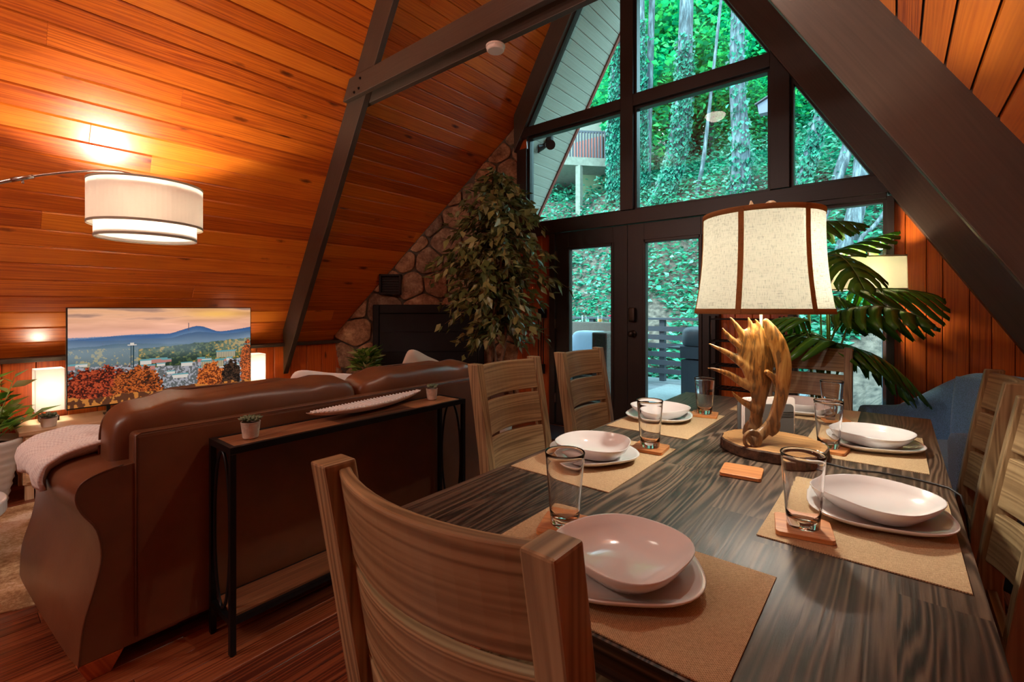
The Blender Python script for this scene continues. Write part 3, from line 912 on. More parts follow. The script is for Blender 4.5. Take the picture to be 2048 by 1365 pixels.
# small black vent box
vt = thing('wall_vent', 'small square black vent box in the stone above the fireplace', 'vent', on_stone(.61, 1.37, .05))
mb = MB(); a, b, c, d_ = .50, .735, 1.375, 1.60
stone_box(mb, a, a + .022, c, d_, .0, .10); stone_box(mb, b - .022, b, c, d_, .0, .10); stone_box(mb, a, b, c, c + .022, .0, .10); stone_box(mb, a, b, d_ - .022, d_, .0, .10)
mb.build('vent_frame', M['black_metal'], vt, bevel=.003, world=True)
mb = MB(); stone_box(mb, a + .02, b - .02, c + .02, d_ - .02, .0, .055)
for i in range(6): stone_box(mb, a + .02, b - .02, c + .035 + i * .028, c + .042 + i * .028, .05, .07)
mb.build('grille', M['black_plastic'], vt, world=True)
# raised hearth
mb = MB(); stone_box(mb, .12, 1.80, 0, .40, -.02, .42); struct(mb.build('hearth', M['stone'], bevel=.01), 'raised stone hearth below the fireplace')

# pixel ray helper: world point seen at photo pixel (px,py) at depth d along the view axis
FX, FY = -sin(radians(YAW)), cos(radians(YAW)); RXX, RYY = cos(radians(YAW)), sin(radians(YAW))
def at(px, py, d):
    l = (px - 1024) / 940 * d
    return Vector((FX * d + RXX * l, FY * d + RYY * l, CAMZ + (616 - py) / 940 * d))

# ------------------------------------------------------------------ dining table
TZ = .76
TX0, TX1, TY0, TY1 = -.905, .115, .595, 2.648
t = thing('dining_table', 'long dark brown wooden dining table set for six', 'dining table', (-.395, 1.62, 0))
mb = MB()
x = TX0; nb = 9; wv = (TX1 - TX0) / nb
for i in range(nb):
    y = TY0; first = True
    while y < TY1 - 1e-4:
        l = random.uniform(.55, 1.1) if not first else random.uniform(.3, .9)
        y2 = min(TY1, y + l)
        if TY1 - y2 < .2: y2 = TY1
        mb.box(x, x + wv, y, y2, TZ - .035, TZ, (0, 1, 0)); y = y2; first = False
    x += wv
mb.build('tabletop', M['table'], t, world=True)
mb = MB()
mb.box(TX0 + .08, TX1 - .08, TY0 + .08, TY0 + .105, TZ - .12, TZ - .036); mb.box(TX0 + .08, TX1 - .08, TY1 - .105, TY1 - .08, TZ - .12, TZ - .036)
mb.box(TX0 + .08, TX0 + .105, TY0 + .106, TY1 - .106, TZ - .12, TZ - .036); mb.box(TX1 - .105, TX1 - .08, TY0 + .106, TY1 - .106, TZ - .12, TZ - .036)
mb.build('apron', M['table_dark'], t, world=True)
for lx in (TX0 + .1, TX1 - .1):
    for ly in (TY0 + .1, TY1 - .1):
        mb = MB(); mb.box(lx - .04, lx + .04, ly - .04, ly + .04, 0, TZ - .036, (0, 0, 1)); mb.build('leg', M['table_dark'], t, bevel=.004, world=True)

# ------------------------------------------------------------------ dining chairs
def make_chair(loc, rz, label, group):
    t = thing('dining_chair', label, 'chair', loc, rz, group)
    W = .2125
    def postc(z):   # y of the rear post centre at height z
        return -.215 + .03 * min(z, .45) / .45 if z < .45 else -.185 - .085 * ((z - .45) / .535) ** 1.15
    for s in (-1, 1):
        mb = MB(); zs = [0, .2, .45, .6, .75, .88, .985]
        for a, b in zip(zs[:-1], zs[1:]):
            ya, yb = postc(a), postc(b); w0 = .0225; da, db = (.022 + .006 * min(1, a / .45)), (.022 + .006 * min(1, b / .45))
            mb.hexa([(s * W - w0, ya - da, a), (s * W + w0, ya - da, a), (s * W + w0, ya + da, a), (s * W - w0, ya + da, a),
                     (s * W - w0, yb - db, b), (s * W + w0, yb - db, b), (s * W + w0, yb + db, b), (s * W - w0, yb + db, b)], (0, 0, 1), .5, (1.3 + s, 2.1 - s))
        # drop inner caps: keep as one column
        keep = [i for i in range(len(mb.f)) if not ((i % 6 == 0 and i // 6 > 0) or (i % 6 == 1 and i // 6 < len(zs) - 2))]
        for nm in ('f', 'uv', 'rn'): setattr(mb, nm, [getattr(mb, nm)[i] for i in keep])
        mb.build('rear_leg', M['chair'], t, merge=True, bevel=.004)
        mb = MB(); mb.box(s * (W - .005) - .0225, s * (W - .005) + .0225, .175, .22, 0, .435, (0, 0, 1)); mb.build('front_leg', M['chair'], t, bevel=.004)
    # curved slats
    for k in range(3):
        z1 = .975 - k * .160; z0 = z1 - .142; mb = MB(); n = 12; th = .011
        def P(u, z, o):
            xx = -W + .020 + (2 * W - .04) * u; bow = .045 * (1 - (2 * u - 1) ** 2)
            return (xx, postc(z) + .006 - bow + o, z)
        b = len(mb.v); r = random.random()
        for i in range(n + 1):
            u = i / n
            for (z, o) in ((z0, -th), (z0, th), (z1, th), (z1, -th)): mb.v.append(P(u, z, o))
        ou, ov = random.random() * 7, random.random() * 7
        for i in range(n):
            for q in range(4):
                q2 = (q + 1) % 4
                f = (b + i * 4 + q, b + i * 4 + q2, b + (i + 1) * 4 + q2, b + (i + 1) * 4 + q)
                v0 = mb.v[f[0]][2] + q * .0; v1 = mb.v[f[1]][2]
                if q in (0, 2): v0, v1 = 0 + q, .022 + q
                u0, u1 = i / n * .4, (i + 1) / n * .4
                mb.f.append(f); mb.uv.append([(ou + u0, ov + v0), (ou + u0, ov + v1), (ou + u1, ov + v1), (ou + u1, ov + v0)]); mb.rn.append(r)
        mb.face([b + 3, b + 2, b + 1, b + 0], r=r); e = b + n * 4; mb.face([e, e + 1, e + 2, e + 3], r=r)
        mb.build('back_slat', M['chair'], t, smooth=False, bevel=.004)
    mb = MB(); n = 3
    for i in range(n): mb.box(-.235 + .47 / n * i + .0005, -.235 + .47 / n * (i + 1) - .0005, -.150, .235, .437, .462, (0, 1, 0))
    mb.build('seat', M['chair'], t, bevel=.003)
    mb = MB(); mb.box(-W + .02, W - .02, .185, .205, .37, .436); mb.box(-W + .02, W - .02, -.20, -.18, .37, .436)
    mb.box(-W - .01, -W + .01, -.16, .175, .37, .436); mb.box(W - .01, W + .01, -.16, .175, .37, .436)
    mb.build('seat_frame', M['chair'], t)
    return t
G_CH = 'slat-back wooden dining chairs round the table'
ch = make_chair((-.49, .675, 0), 0, 'dining chair at the near end of the table, seen from behind in the foreground', G_CH)
copy_tree(ch, (-1.15, 1.70, 0), radians(-90), 'dining chair on the sofa side of the table, the one nearer the camera', G_CH)
copy_tree(ch, (-1.165, 2.39, 0), radians(-90), 'dining chair on the sofa side of the table, the one before the french doors', G_CH)
copy_tree(ch, (.035, 2.435, 0), radians(90), 'dining chair on the right side of the table, the one next to the blue armchair', G_CH)
copy_tree(ch, (.02, 1.685, 0), radians(90), 'dining chair at the right picture edge, the nearer one on that side', G_CH)
copy_tree(ch, (-.435, 3.29, 0), radians(180), 'dining chair beyond the far end of the table before the broad-leaved plant', G_CH)

# ------------------------------------------------------------------ place settings
def soft(n_, rot):
    def fx(th, z, rr):
        a = th - rot; return rr * (abs(cos(a)) ** n_ + abs(sin(a)) ** n_) ** (-1 / n_) * (1 + .035 * cos(a * 3 + .6))
    return fx
mb = MB(); mb.box(-.235, .235, -.16, .16, 0, .0022); pm = mb.build('placemat', M['placemat'])
def plate(n):
    mb = MB()
    mb.lathe([(.0001, .004), (.075, .004), (.095, .008), (.122, .020), (.130, .0235), (.131, .022), (.126, .016), (.098, .002), (.080, 0), (.0001, 0)], n=56, fx=soft(2.7, 0))
    return mb.build('dinner_plate', M['white_ceramic'], smooth=True)
def bowl():
    mb = MB()
    mb.lathe([(.0001, .007), (.050, .007), (.078, .015), (.100, .032), (.1105, .046), (.1125, .047), (.113, .045), (.104, .030), (.082, .010), (.055, .001), (.0001, 0)], n=56, fx=soft(2.6, .3))
    return mb.build('bowl', M['white_ceramic'], smooth=True)
def tumbler():
    mb = MB()
    mb.lathe([(.0001, .0), (.028, 0), (.0305, .002), (.0325, .03), (.0415, .147), (.0425, .151), (.0415, .153), (.040, .151), (.0385, .140), (.0295, .034), (.0275, .018), (.0001, .015)], n=48)
    return mb.build('drinking_glass', M['glass'], smooth=True)
def coaster():
    mb = MB(); p = []
    for cx, cy, a0 in ((.042, .042, 0), (-.042, .042, 90), (-.042, -.042, 180), (.042, -.042, 270)):
        for k in range(5):
            a = radians(a0 + k * 22.5); p.append((cx + .010 * cos(a), cy + .010 * sin(a)))
    mb.prism(p, 'z', 0, .0095, (1, 0, 0)); return mb.build('coaster', M['bamboo'], bevel=.0012)
pl0, bw0, tg0, cs0 = plate(0), bowl(), tumbler(), coaster()
Z0 = TZ + .0005
# (name for labels, mat centre, mat rot, plate centre, plate rot, glass, coaster, coaster rot)
sets = [
    ('near end of the table', (-.395, .762), 0, (-.375, .765), .5, (-.542, .842), .35),
    ('sofa side nearer the camera', (-.722, 1.312), 90, (-.735, 1.300), .9, (-.627, 1.488), .1),
    ('sofa side nearer the french doors', (-.731, 1.922), 90, (-.775, 1.935), .2, (-.640, 2.105), .2),
    ('far end of the table', (-.355, 2.47), 0, (-.335, 2.455), .1, (-.205, 2.355), .5),
    ('right side by the blue armchair', (-.085, 1.998), 90, (-.062, 2.00), .3, (-.170, 1.850), -.1),
    ('right side nearest the camera', (-.062, 1.305), 90, (-.035, 1.335), .15, (-.150, 1.149), .2),
]
first = True
for (nm, mc, mr, pc, pr_, gc, cr) in sets:
    def inst(o0, nme):
        if first: return o0
        c = o0.copy(); COL.objects.link(c); return c
    o = inst(pm, ''); o.location = (mc[0], mc[1], Z0); o.rotation_euler = (0, 0, radians(mr))
    tag(o, 'woven straw coloured placemat, ' + nm, 'placemat', 'woven placemats on the dining table')
    o = inst(pl0, ''); o.location = (pc[0], pc[1], Z0 + .0027); o.rotation_euler = (0, 0, pr_)
    tag(o, 'white dinner plate under a bowl, ' + nm, 'plate', 'white dinner plates on the placemats')
    o = inst(bw0, ''); o.location = (pc[0] + .003, pc[1] + .004, Z0 + .0075); o.rotation_euler = (0, 0, pr_ + .6)
    tag(o, 'white bowl standing on a plate, ' + nm, 'bowl', 'white bowls on the plates')
    o = inst(cs0, ''); o.location = (gc[0], gc[1] + .002, Z0 + .0027); o.rotation_euler = (0, 0, cr)
    tag(o, 'wooden coaster under a glass, ' + nm, 'coaster', 'wooden coasters')
    o = inst(tg0, ''); o.location = (gc[0], gc[1], Z0 + .0127)
    tag(o, 'clear drinking glass on a coaster, ' + nm, 'glass', 'drinking glasses on the coasters')
    first = False
c = cs0.copy(); COL.objects.link(c); c.location = (-.337, 1.443, Z0); c.rotation_euler = (0, 0, .12)
tag(c, 'empty wooden coaster in front of the antler lamp', 'coaster', 'wooden coasters')

# ------------------------------------------------------------------ antler table lamp
lamp = thing('table_lamp', 'antler table lamp with a burlap drum shade on the dining table', 'lamp', (-.312, 1.735, Z0))
mb = MB(); random.seed(3)
jit = [1 + random.uniform(-.02, .02) for _ in range(72)]
def jfx(th, z, rr): return rr * jit[int(th / (2 * pi) * 72) % 72] * (1 + .03 * cos(2 * th))
mb.lathe([(.0001, 0), (.148, 0), (.152, .004), (.150, .030), (.146, .034)], n=72, fx=jfx)
mb.f.pop(); mb.uv.pop(); mb.rn.pop()
mb.build('bark_edge', M['bark'], lamp)
mb = MB(); mb.lathe([(.146, .034), (.136, .0345), (.133, .031), (.130, .0345), (.0001, .0345)], n=72, fx=jfx)
mb.uv = [[(mb.v[i][0], mb.v[i][1]) for i in f] for f in mb.f]
mb.build('log_slice', M['log'], lamp)
LD = 1.51
def ap(pts, dep, rads, mb, flat=1.0, n=10):
    P = [at(p[0], p[1], LD + (p[2] if len(p) > 2 else 0) + dep) for p in pts]
    # resample smooth (catmull-rom)
    Q_ = []; R_ = []
    for i in range(len(P) - 1):
        p0 = P[max(i - 1, 0)]; p1 = P[i]; p2 = P[i + 1]; p3 = P[min(i + 2, len(P) - 1)]
        for k in range(4):
            u = k / 4
            Q_.append(.5 * ((2 * p1) + (-p0 + p2) * u + (2 * p0 - 5 * p1 + 4 * p2 - p3) * u * u + (-p0 + 3 * p1 - 3 * p2 + p3) * u ** 3))
            R_.append(rads[i] + (rads[i + 1] - rads[i]) * u)
    Q_.append(P[-1]); R_.append(rads[-1])
    mb.tube(Q_, R_, n, flat=flat, up=(FX, FY, 0))
px = LD / 940
def antler(name, builder):
    mb = MB(); builder(mb)
    o = mb.build(name, M['antler'], lamp, smooth=True, world=True)
    m = o.modifiers.new('remesh', 'REMESH'); m.mode = 'VOXEL'; m.voxel_size = .0034; m.use_smooth_shade = True
    m2 = o.modifiers.new('smooth', 'CORRECTIVE_SMOOTH') if False else o.modifiers.new('smooth', 'SMOOTH'); m2.iterations = 6; m2.factor = .5
    return o
def left_antler(mb):
    ap([(1506, 862, -.01), (1512, 835), (1518, 800), (1519, 765), (1514, 730), (1508, 695), (1504, 668), (1500, 655)], .012, [.022, .022, .026, .042, .054, .058, .048, .022], mb, flat=.28, n=20)
    ap([(1524, 790), (1530, 750), (1534, 715), (1528, 680), (1522, 660)], .014, [.014, .022, .026, .026, .010], mb, flat=.4, n=14)
    for pts, r in (
        ([(1508, 775), (1488, 768), (1460, 750), (1436, 741), (1414, 736)], [.018, .015, .011, .0075, .0028]),
        ([(1502, 742), (1482, 725), (1458, 708), (1436, 697), (1416, 687)], [.020, .016, .011, .0075, .0028]),
        ([(1500, 705), (1480, 692), (1462, 678), (1452, 667), (1444, 656)], [.018, .014, .010, .0075, .003]),
        ([(1500, 690), (1486, 672), (1475, 655), (1467, 644), (1459, 634)], [.018, .014, .010, .007, .003]),
        ([(1510, 680), (1504, 660), (1500, 646), (1495, 634)], [.016, .012, .008, .003]),
        ([(1526, 680), (1520, 660), (1516, 648), (1510, 638)], [.013, .010, .007, .003]),
        ([(1516, 822), (1500, 812), (1484, 803), (1472, 793), (1462, 782)], [.018, .013, .010, .007, .0025])):
        ap(pts, .010, r, mb, flat=.75, n=10)
    ap([(1498, 872, .02), (1503, 858, .012), (1508, 846, .006)], .02, [.022, .025, .020], mb)
def right_antler(mb):
    ap([(1502, 884, -.02), (1513, 876, -.012), (1530, 862), (1546, 842), (1556, 815), (1564, 785), (1568, 750), (1564, 715), (1554, 685), (1540, 658), (1529, 638)], -.018,
       [.024, .021, .019, .020, .021, .022, .024, .028, .028, .020, .007], mb, flat=.62, n=18)
    ap([(1560, 770), (1548, 756), (1538, 748), (1530, 742)], -.010, [.018, .011, .010, .008], mb)
    ap([(1540, 868), (1552, 862), (1558, 850), (1559, 843)], -.02, [.012, .009, .006, .002], mb)
    # burr (rough rim at the cut end)
    for k in range(16):
        a = 2 * pi * k / 16
        c = at(1505, 880, LD - .038); e = Vector((RXX, RYY, 0)) * cos(a) * .026 + Vector((0, 0, 1)) * sin(a) * .027
        mb.superbox(c + e, (.014, .014, .014), .8, 8)
antler('antler', left_antler); antler('antler', right_antler)
mb = MB(); mb.tube([at(1522, 868, LD + .03), at(1522, 560, LD + .03)], .0048, 12); mb.build('pole', M['cream_shade'] if False else plain('cream_pole', (.62, .52, .30), .4), lamp, world=True)
sc_c = at(1523, 616, 1.505); SX, SY = sc_c.x, sc_c.y
def shade_prof(u):  # u 0 bottom .. 1 top
    return .197 - .026 * u ** .8 * 1.0 - .0 + .004 * (u - .5) ** 2 - .010 * sin(pi * u) * .6
def shade(name, z0, z1, u0, u1, mat, parent, grow=0, n=96, rows=16):
    mb = MB()
    def fn(u, v):
        zz = u0 + (u1 - u0) * v; r = shade_prof(zz) + grow; th = 2 * pi * u
        return (SX + r * cos(th), SY + r * sin(th), z0 + (z1 - z0) * v)
    mb.grid(fn, n, rows, wrapu=True, us=1.2, vs=.32)
    return mb.build(name, mat, parent, smooth=True, world=True, thick=.0015)
ZB, ZT = 1.213, 1.528
shade('lamp_shade', ZB, ZT, 0, 1, M['burlap'], lamp)
shade('shade_trim', ZB - .002, ZB + .014, 0, .05, M['burlap_trim'], lamp, .0022, rows=2)
shade('shade_trim', ZT - .014, ZT + .002, .95, 1, M['burlap_trim'], lamp, .0022, rows=2)
for k in range(6):
    th = radians(-96.5 + 60 * k)
    mb = MB()
    def fn(u, v):
        r = shade_prof(v) + .0028; a = th + (u - .5) * .013 / r * 1.2
        return (SX + r * cos(a), SY + r * sin(a), ZB + (ZT - ZB) * v)
    mb.grid(fn, 2, 16, us=.02, vs=.3); mb.build('shade_ribbon', M['burlap_trim'], lamp, world=True, thick=.0015)
mb = MB()
for k in range(3):
    a = 2 * pi * k / 3; mb.tube([(SX, SY, ZT - .02), (SX + .165 * cos(a), SY + .165 * sin(a), ZT - .008)], .002, 6)
mb.tube([(SX, SY, 1.28), (SX, SY, 1.55)], .004, 8); mb.build('shade_harp', M['bronze'], lamp, world=True)
mb = MB()
f0 = at(1526, 418, 1.505)
mb.tube([f0 + Vector((-.035, -.03, -.005)), f0 + Vector((-.028, -.024, .012)), f0 + Vector((-.030, -.026, .026))], [.011, .008, .002], 10)
mb.tube([f0 + Vector((.0, .0, -.012)), f0 + Vector((.004, .003, .004)), f0 + Vector((.016, .013, .012))], [.012, .013, .012], 10)
mb.superbox(f0 + Vector((.020, .016, .012)), (.034, .03, .03), .9, 14)
mb.tube([f0 + Vector((-.035, -.03, -.004)), f0 + Vector((.015, .012, -.004))], [.009, .010], 10)
mb.build('finial', M['antler_tip'], lamp, smooth=True, world=True)
mb = MB(); mb.superbox((SX, SY, 1.36), (.055, .055, .09), .9, 16); mb.build('light_bulb', M['bulb'], lamp, smooth=True, world=True)
light('table_lamp_light', 'POINT', (SX, SY, 1.36), 24, (1, .93, .80), .03)
# cord
mb = MB()
cp = [(-.20, 1.80), (-.168, 1.69), (-.10, 1.668), (-.034, 1.686), (.03, 1.686), (.075, 1.672), (.108, 1.655)]
path = [Vector((p[0], p[1], Z0 + .0035)) for p in cp] + [Vector((.128, 1.625, Z0 - .002)), Vector((.136, 1.60, .72)), Vector((.150, 1.70, .62)), Vector((.155, 1.90, .54)), Vector((.160, 2.05, .46)), Vector((.165, 2.07, .2)), Vector((.17, 2.07, .004)), Vector((.30, 2.06, .004))]
mb.tube(path, .0027, 8); mb.build('power_cord', M['rubber'], lamp, smooth=True, world=True)
# napkin holder
nh = thing('napkin_holder', 'dark grey holder with white napkins behind the antler lamp', 'napkin holder', (-.375, 1.945, Z0), radians(YAW))
def rplate(x0, x1, z0, z1, r):
    p = []
    for cx, cz, a0 in ((x1 - r, z1 - r, 0), (x0 + r, z1 - r, 90), (x0 + r, z0 + r, 180), (x1 - r, z0 + r, 270)):
        for k in range(5):
            a = radians(a0 + k * 22.5); p.append((cx + r * cos(a), cz + r * sin(a)))
    return p
for yy in (-.03, .03):
    mb = MB(); mb.prism(rplate(-.088, .088, .004, .118, .014), 'y', yy - .0025, yy + .0025); 
    o = mb.build('plate', M['grey_card'], nh, bevel=.001)
mb = MB()
for k in range(3): mb.box(.03, .085, -.0345, -.0325, .088 - k * .008, .0895 - k * .008)
mb.build('slot', M['black_plastic'], nh)
mb = MB(); mb.box(-.085, .085, -.03, .03, 0, .005); mb.build('base', M['grey_card'], nh)
mb = MB()
for k in range(5): mb.prism(rplate(-.070 - k * .002, .098 - k * .001, .006, .142 - .002 * k, .012), 'y', -.022 + k * .009, -.022 + k * .009 + .006)
mb.build('napkins', M['white_plastic'], nh)

# ------------------------------------------------------------------ sofa
so = thing('sofa', 'brown leather two-cushion sofa with its back to the dining table', 'sofa', (-2.47, 1.35, 0))
prof_b = [(.285, .075), (.296, .2), (.326, .32), (.342, .41), (.330, .50), (.294, .565), (.278, .615), (.290, .66), (.335, .685), (.42, .700), (.50, .692), (.545, .665), (.56, .60), (.56, .075)]
prof_f = [(.225, .075), (.232, .2), (.262, .32), (.275, .42), (.262, .50), (.238, .555), (.228, .60), (.238, .635), (.28, .660), (.38, .675), (.48, .668), (.535, .64), (.555, .58), (.56, .075)]
def smoothprof(P_, k=4):
    # catmull-rom through the outer curve, straight inner side kept
    out = []; n = len(P_)
    for i in range(n - 1):
        p0, p1, p2, p3 = P_[max(i - 1, 0)], P_[i], P_[i + 1], P_[min(i + 2, n - 1)]
        for j in range(k):
            u = j / k
            out.append(tuple(.5 * (2 * p1[c] + (-p0[c] + p2[c]) * u + (2 * p0[c] - 5 * p1[c] + 4 * p2[c] - p3[c]) * u * u + (-p0[c] + 3 * p1[c] - 3 * p2[c] + p3[c]) * u ** 3) for c in (0, 1)))
    out.append(P_[-1]); return out
prof_b0, prof_f0 = prof_b, prof_f
def arm(mirror):
    prof_b, prof_f = smoothprof(prof_b0), smoothprof(prof_f0)
    mb = MB(); n = 10; m = len(prof_b); b = 0
    def Yf(y): return (2.70 - y) if mirror else y
    for i in range(n + 1):
        u = i / n; x = -2.03 - .9 * u; e = u ** .8
        rnd = .985 if i in (0, n) else 1
        for (pb, pf) in zip(prof_b, prof_f):
            y = pb[0] + (pf[0] - pb[0]) * e; z = pb[1] + (pf[1] - pb[1]) * e
            cy, cz = .43, .4
            mb.v.append((x, Yf(cy + (y - cy) * rnd), cz + (z - cz) * rnd if z > .1 else z))
    for i in range(n):
        for k in range(m):
            k2 = (k + 1) % m; f = [i * m + k, (i + 1) * m + k, (i + 1) * m + k2, i * m + k2]
            mb.face(f if not mirror else f[::-1])
    mb.face([k for k in range(m)] if not mirror else [k for k in reversed(range(m))]); mb.face([n * m + k for k in reversed(range(m))] if not mirror else [n * m + k for k in range(m)])
    o = mb.build('arm', M['leather'], so, smooth=True, world=True)
    mo = o.modifiers.new('bev', 'BEVEL'); mo.width = .018; mo.segments = 3; mo.limit_method = 'ANGLE'; mo.angle_limit = radians(40)
    o.modifiers.new('wn', 'WEIGHTED_NORMAL')
    # piping along the back edge of the arm
    pp = [(-2.028, Yf(p[0] + .004), p[1]) for p in prof_b if p[0] < .425][:-1]
    mb = MB(); mb.tube(pp, .0028, 6); mb.build('piping', M['leather'], o, smooth=True, world=False).parent = o
    for ch_ in o.children:
        for v in ch_.data.vertices: v.co -= so.location
    return o
arm(False); arm(True)
mb = MB()
mb.hexa([(-2.125, .43, .075), (-2.025, .43, .075), (-2.025, 2.27, .075), (-2.125, 2.27, .075), (-2.105, .43, .795), (-2.028, .43, .795), (-2.028, 2.27, .795), (-2.105, 2.27, .795)])
o = mb.build('back_panel', M['leather'], so, bevel=.016, seg=3, world=True)
mb = MB(); mb.tube([(-2.024, .436, .10), (-2.026, .436, .788), (-2.027, .45, .796), (-2.027, 2.25, .796), (-2.026, 2.264, .788), (-2.024, 2.264, .10)], .0035, 6); mb.build('piping', M['leather'], so, smooth=True, world=True)
mb = MB(); mb.box(-2.88, -2.12, .56, 2.14, .09, .30); mb.build('seat_base', M['leather'], so, bevel=.01, world=True)
mb = MB(); mb.box(-2.84, -2.13, .36, 2.34, .045, .074); mb.build('underside', M['black_plastic'], so, world=True)
def wr(q):
    # soft top crest and a few pull wrinkles
    z = q.z; k = sin(q.y * 19) * .004 + sin(q.y * 43 + 1) * .0025
    if z > 0: q = Vector((q.x, q.y, q.z + k * 1.5 ))
    return Vector((q.x + .025 * (1 - (z / .25) ** 2), q.y, q.z))
Mt = Matrix.Rotation(radians(8), 3, 'Y')
for cy, wd in ((.862, .965), (1.80, .90)):
    mb = MB(); mb.superbox((-2.225, cy, .655), (.22, wd, .47), .30, 64, Mt, wr); cu = mb.build('back_cushion', M['leather'], so, smooth=True, world=True)
    mb = MB(); ring = []
    for k in range(56):
        th = 2 * pi * k / 56
        y = math.copysign(abs(cos(th)) ** .30, cos(th)) * wd / 2 * .995; z = math.copysign(abs(sin(th)) ** .36, sin(th)) * .232
        q = wr(Vector((-.03, y, z))); q.x -= .0; ring.append(Vector((-2.225, cy, .655)) + Mt @ Vector((-.06, q.y, q.z * 1.0)))
    mb.tube(ring, .005, 6, closed=True); p_ = mb.build('piping', M['leather'], so, smooth=True, world=True)
for cy in (.955, 1.745):
    mb = MB(); mb.superbox((-2.53, cy, .375), (.66, .785, .16), .3, 40); mb.build('seat_cushion', M['leather'], so, smooth=True, world=True)
for (lx, ly) in ((-2.085, .345), (-2.82, .33), (-2.085, 2.35), (-2.82, 2.35)):
    mb = MB()
    mb.hexa([(lx - .025, ly - .03, 0), (lx + .030, ly - .03, 0), (lx + .030, ly + .03, 0), (lx - .025, ly + .03, 0), (lx - .045, ly - .06, .074), (lx + .055, ly - .06, .074), (lx + .055, ly + .06, .074), (lx - .045, ly + .06, .074)])
    mb.build('foot', M['redleg'], so, world=True, bevel=.003)
# pillows and throw
def pillow(loc, rot, label, s=(.42, .14, .42), mat=None, group=None):
    mb = MB()
    def pf(q):
        a = min(1, abs(q.x) / (s[0] / 2)); c = min(1, abs(q.z) / (s[2] / 2))
        return Vector((q.x * (1 - .10 * (1 - c * c)), q.y * (1 - .75 * max(a, c) ** 3), q.z * (1 - .10 * (1 - a * a))))
    mb.superbox((0, 0, 0), s, .45, 40, None, pf)
    o = mb.build('throw_pillow', mat or M['linen'], smooth=True); o.location = loc; o.rotation_euler = rot
    return tag(o, label, 'pillow', group or 'pale throw pillows on the sofa')
pillow((-2.40, .60, .645), (radians(-14), 0, radians(60)), 'white shaggy throw pillow leaning in the near corner of the sofa')
pillow((-2.43, 1.33, .69), (radians(8), radians(10), radians(82)), 'white throw pillow whose corner shows between the two sofa back cushions')
pillow((-2.46, 2.02, .73), (radians(10), radians(22), radians(100)), 'beige throw pillow standing up at the fireplace end of the sofa', mat=plain('beige_linen', (.50, .43, .34), .9, bmp=.4, bscale=200))
def armtop(y, u):
    # height of the arm surface at (y,u)
    e = u ** .8; pts = [(pb[0] + (pf[0] - pb[0]) * e, pb[1] + (pf[1] - pb[1]) * e) for pb, pf in zip(prof_b, prof_f)]
    return pts
mb = MB()
def thr(a, b):
    # a along the arm (0 near back,1 front), b across from inner side over the top to the outer side
    u = .33 + .55 * a + .10 * (1 - b) * 0 - .17 * (1 - b) * (1 - a)
    e = u ** .8
    pts = [(pb[0] + (pf[0] - pb[0]) * e, pb[1] + (pf[1] - pb[1]) * e) for pb, pf in zip(prof_b, prof_f)]
    seq = pts[::-1][1:9]; seq[0] = (seq[0][0], .52)
    if True: seq = seq[:8]
    seg = [0]; 
    for i in range(1, len(seq)): seg.append(seg[-1] + math.dist(seq[i], seq[i - 1]))
    s = b * seg[-1] * (0.97 + .03 * sin(a * 9))
    k = max(i for i in range(len(seg)) if seg[i] <= s + 1e-9); k = min(k, len(seg) - 2)
    f = (s - seg[k]) / (seg[k + 1] - seg[k]); y = seq[k][0] + (seq[k + 1][0] - seq[k][0]) * f; z = seq[k][1] + (seq[k + 1][1] - seq[k][1]) * f
    off = .020 + .008 * sin(a * 17 + b * 4) + .006 * sin(a * 31 - b * 7) + (.02 if a < .12 else 0) * (1 - a / .12)
    cy, cz = .42, .52; d = Vector((y - cy, z - cz)); d.normalize()
    return (-2.03 - .9 * u, y + d.x * off, z + d.y * off)
mb.grid(thr, 40, 36)
o = mb.build('throw_blanket', M['knit'], smooth=True, thick=.014); tag(o, 'off-white knitted throw draped over the near sofa arm', 'blanket')

# ------------------------------------------------------------------ console table behind the sofa
CX0, CX1, CY0, CY1, CH = -2.010, -1.805, .652, 1.815, .737
ct = thing('console_table', 'narrow console table with black metal frame and rustic board top behind the sofa', 'table', ((CX0 + CX1) / 2, (CY0 + CY1) / 2, 0))
s = .020
mb = MB(); mb.box(CX0, CX1, CY0, CY0 + s, CH - .024, CH); mb.box(CX0, CX1, CY1 - s, CY1, CH - .024, CH); mb.box(CX0, CX0 + s, CY0 + s, CY1 - s, CH - .024, CH); mb.box(CX1 - s, CX1, CY0 + s, CY1 - s, CH - .024, CH)
mb.build('top_frame', M['black_metal'], ct, world=True)
for x in (CX0, CX1 - s):
    for y in (CY0, CY1 - s):
        mb = MB(); mb.box(x, x + s, y, y + s, 0.004, CH - .0245); mb.lathe([(.009, 0), (.009, .004)], (x + s / 2, y + s / 2, 0), 12); mb.build('leg', M['black_metal'], ct, world=True, bevel=.001)
mb = MB(); yy = CY0 + s + .002
mb.box(CX0 + s, CX1 - s, yy, yy + .42, CH - .018, CH - .002, (0, 1, 0)); mb.box(CX0 + s, CX1 - s, yy + .42, yy + .82, CH - .018, CH - .002, (0, 1, 0)); mb.box(CX0 + s, CX1 - s, yy + .82, CY1 - s - .002, CH - .018, CH - .002, (0, 1, 0))
mb.build('top_board', M['console_wood'], ct, world=True)
mb = MB(); mb.box(CX0 + s + .002, CX1 - s - .002, CY0 + s, CY1 - s, .118, .134, (0, 1, 0), .6); mb.build('lower_shelf', M['console_wood'], ct, world=True)
mb = MB()
for x in (CX0, CX1 - s): mb.box(x + .001, x + s - .001, CY0 + s, CY1 - s, .108, .128)
for y in (CY0, CY1 - s): mb.box(CX0 + s, CX1 - s, y + .001, y + s - .001, .108, .128)
mb.build('lower_frame', M['black_metal'], ct, world=True)
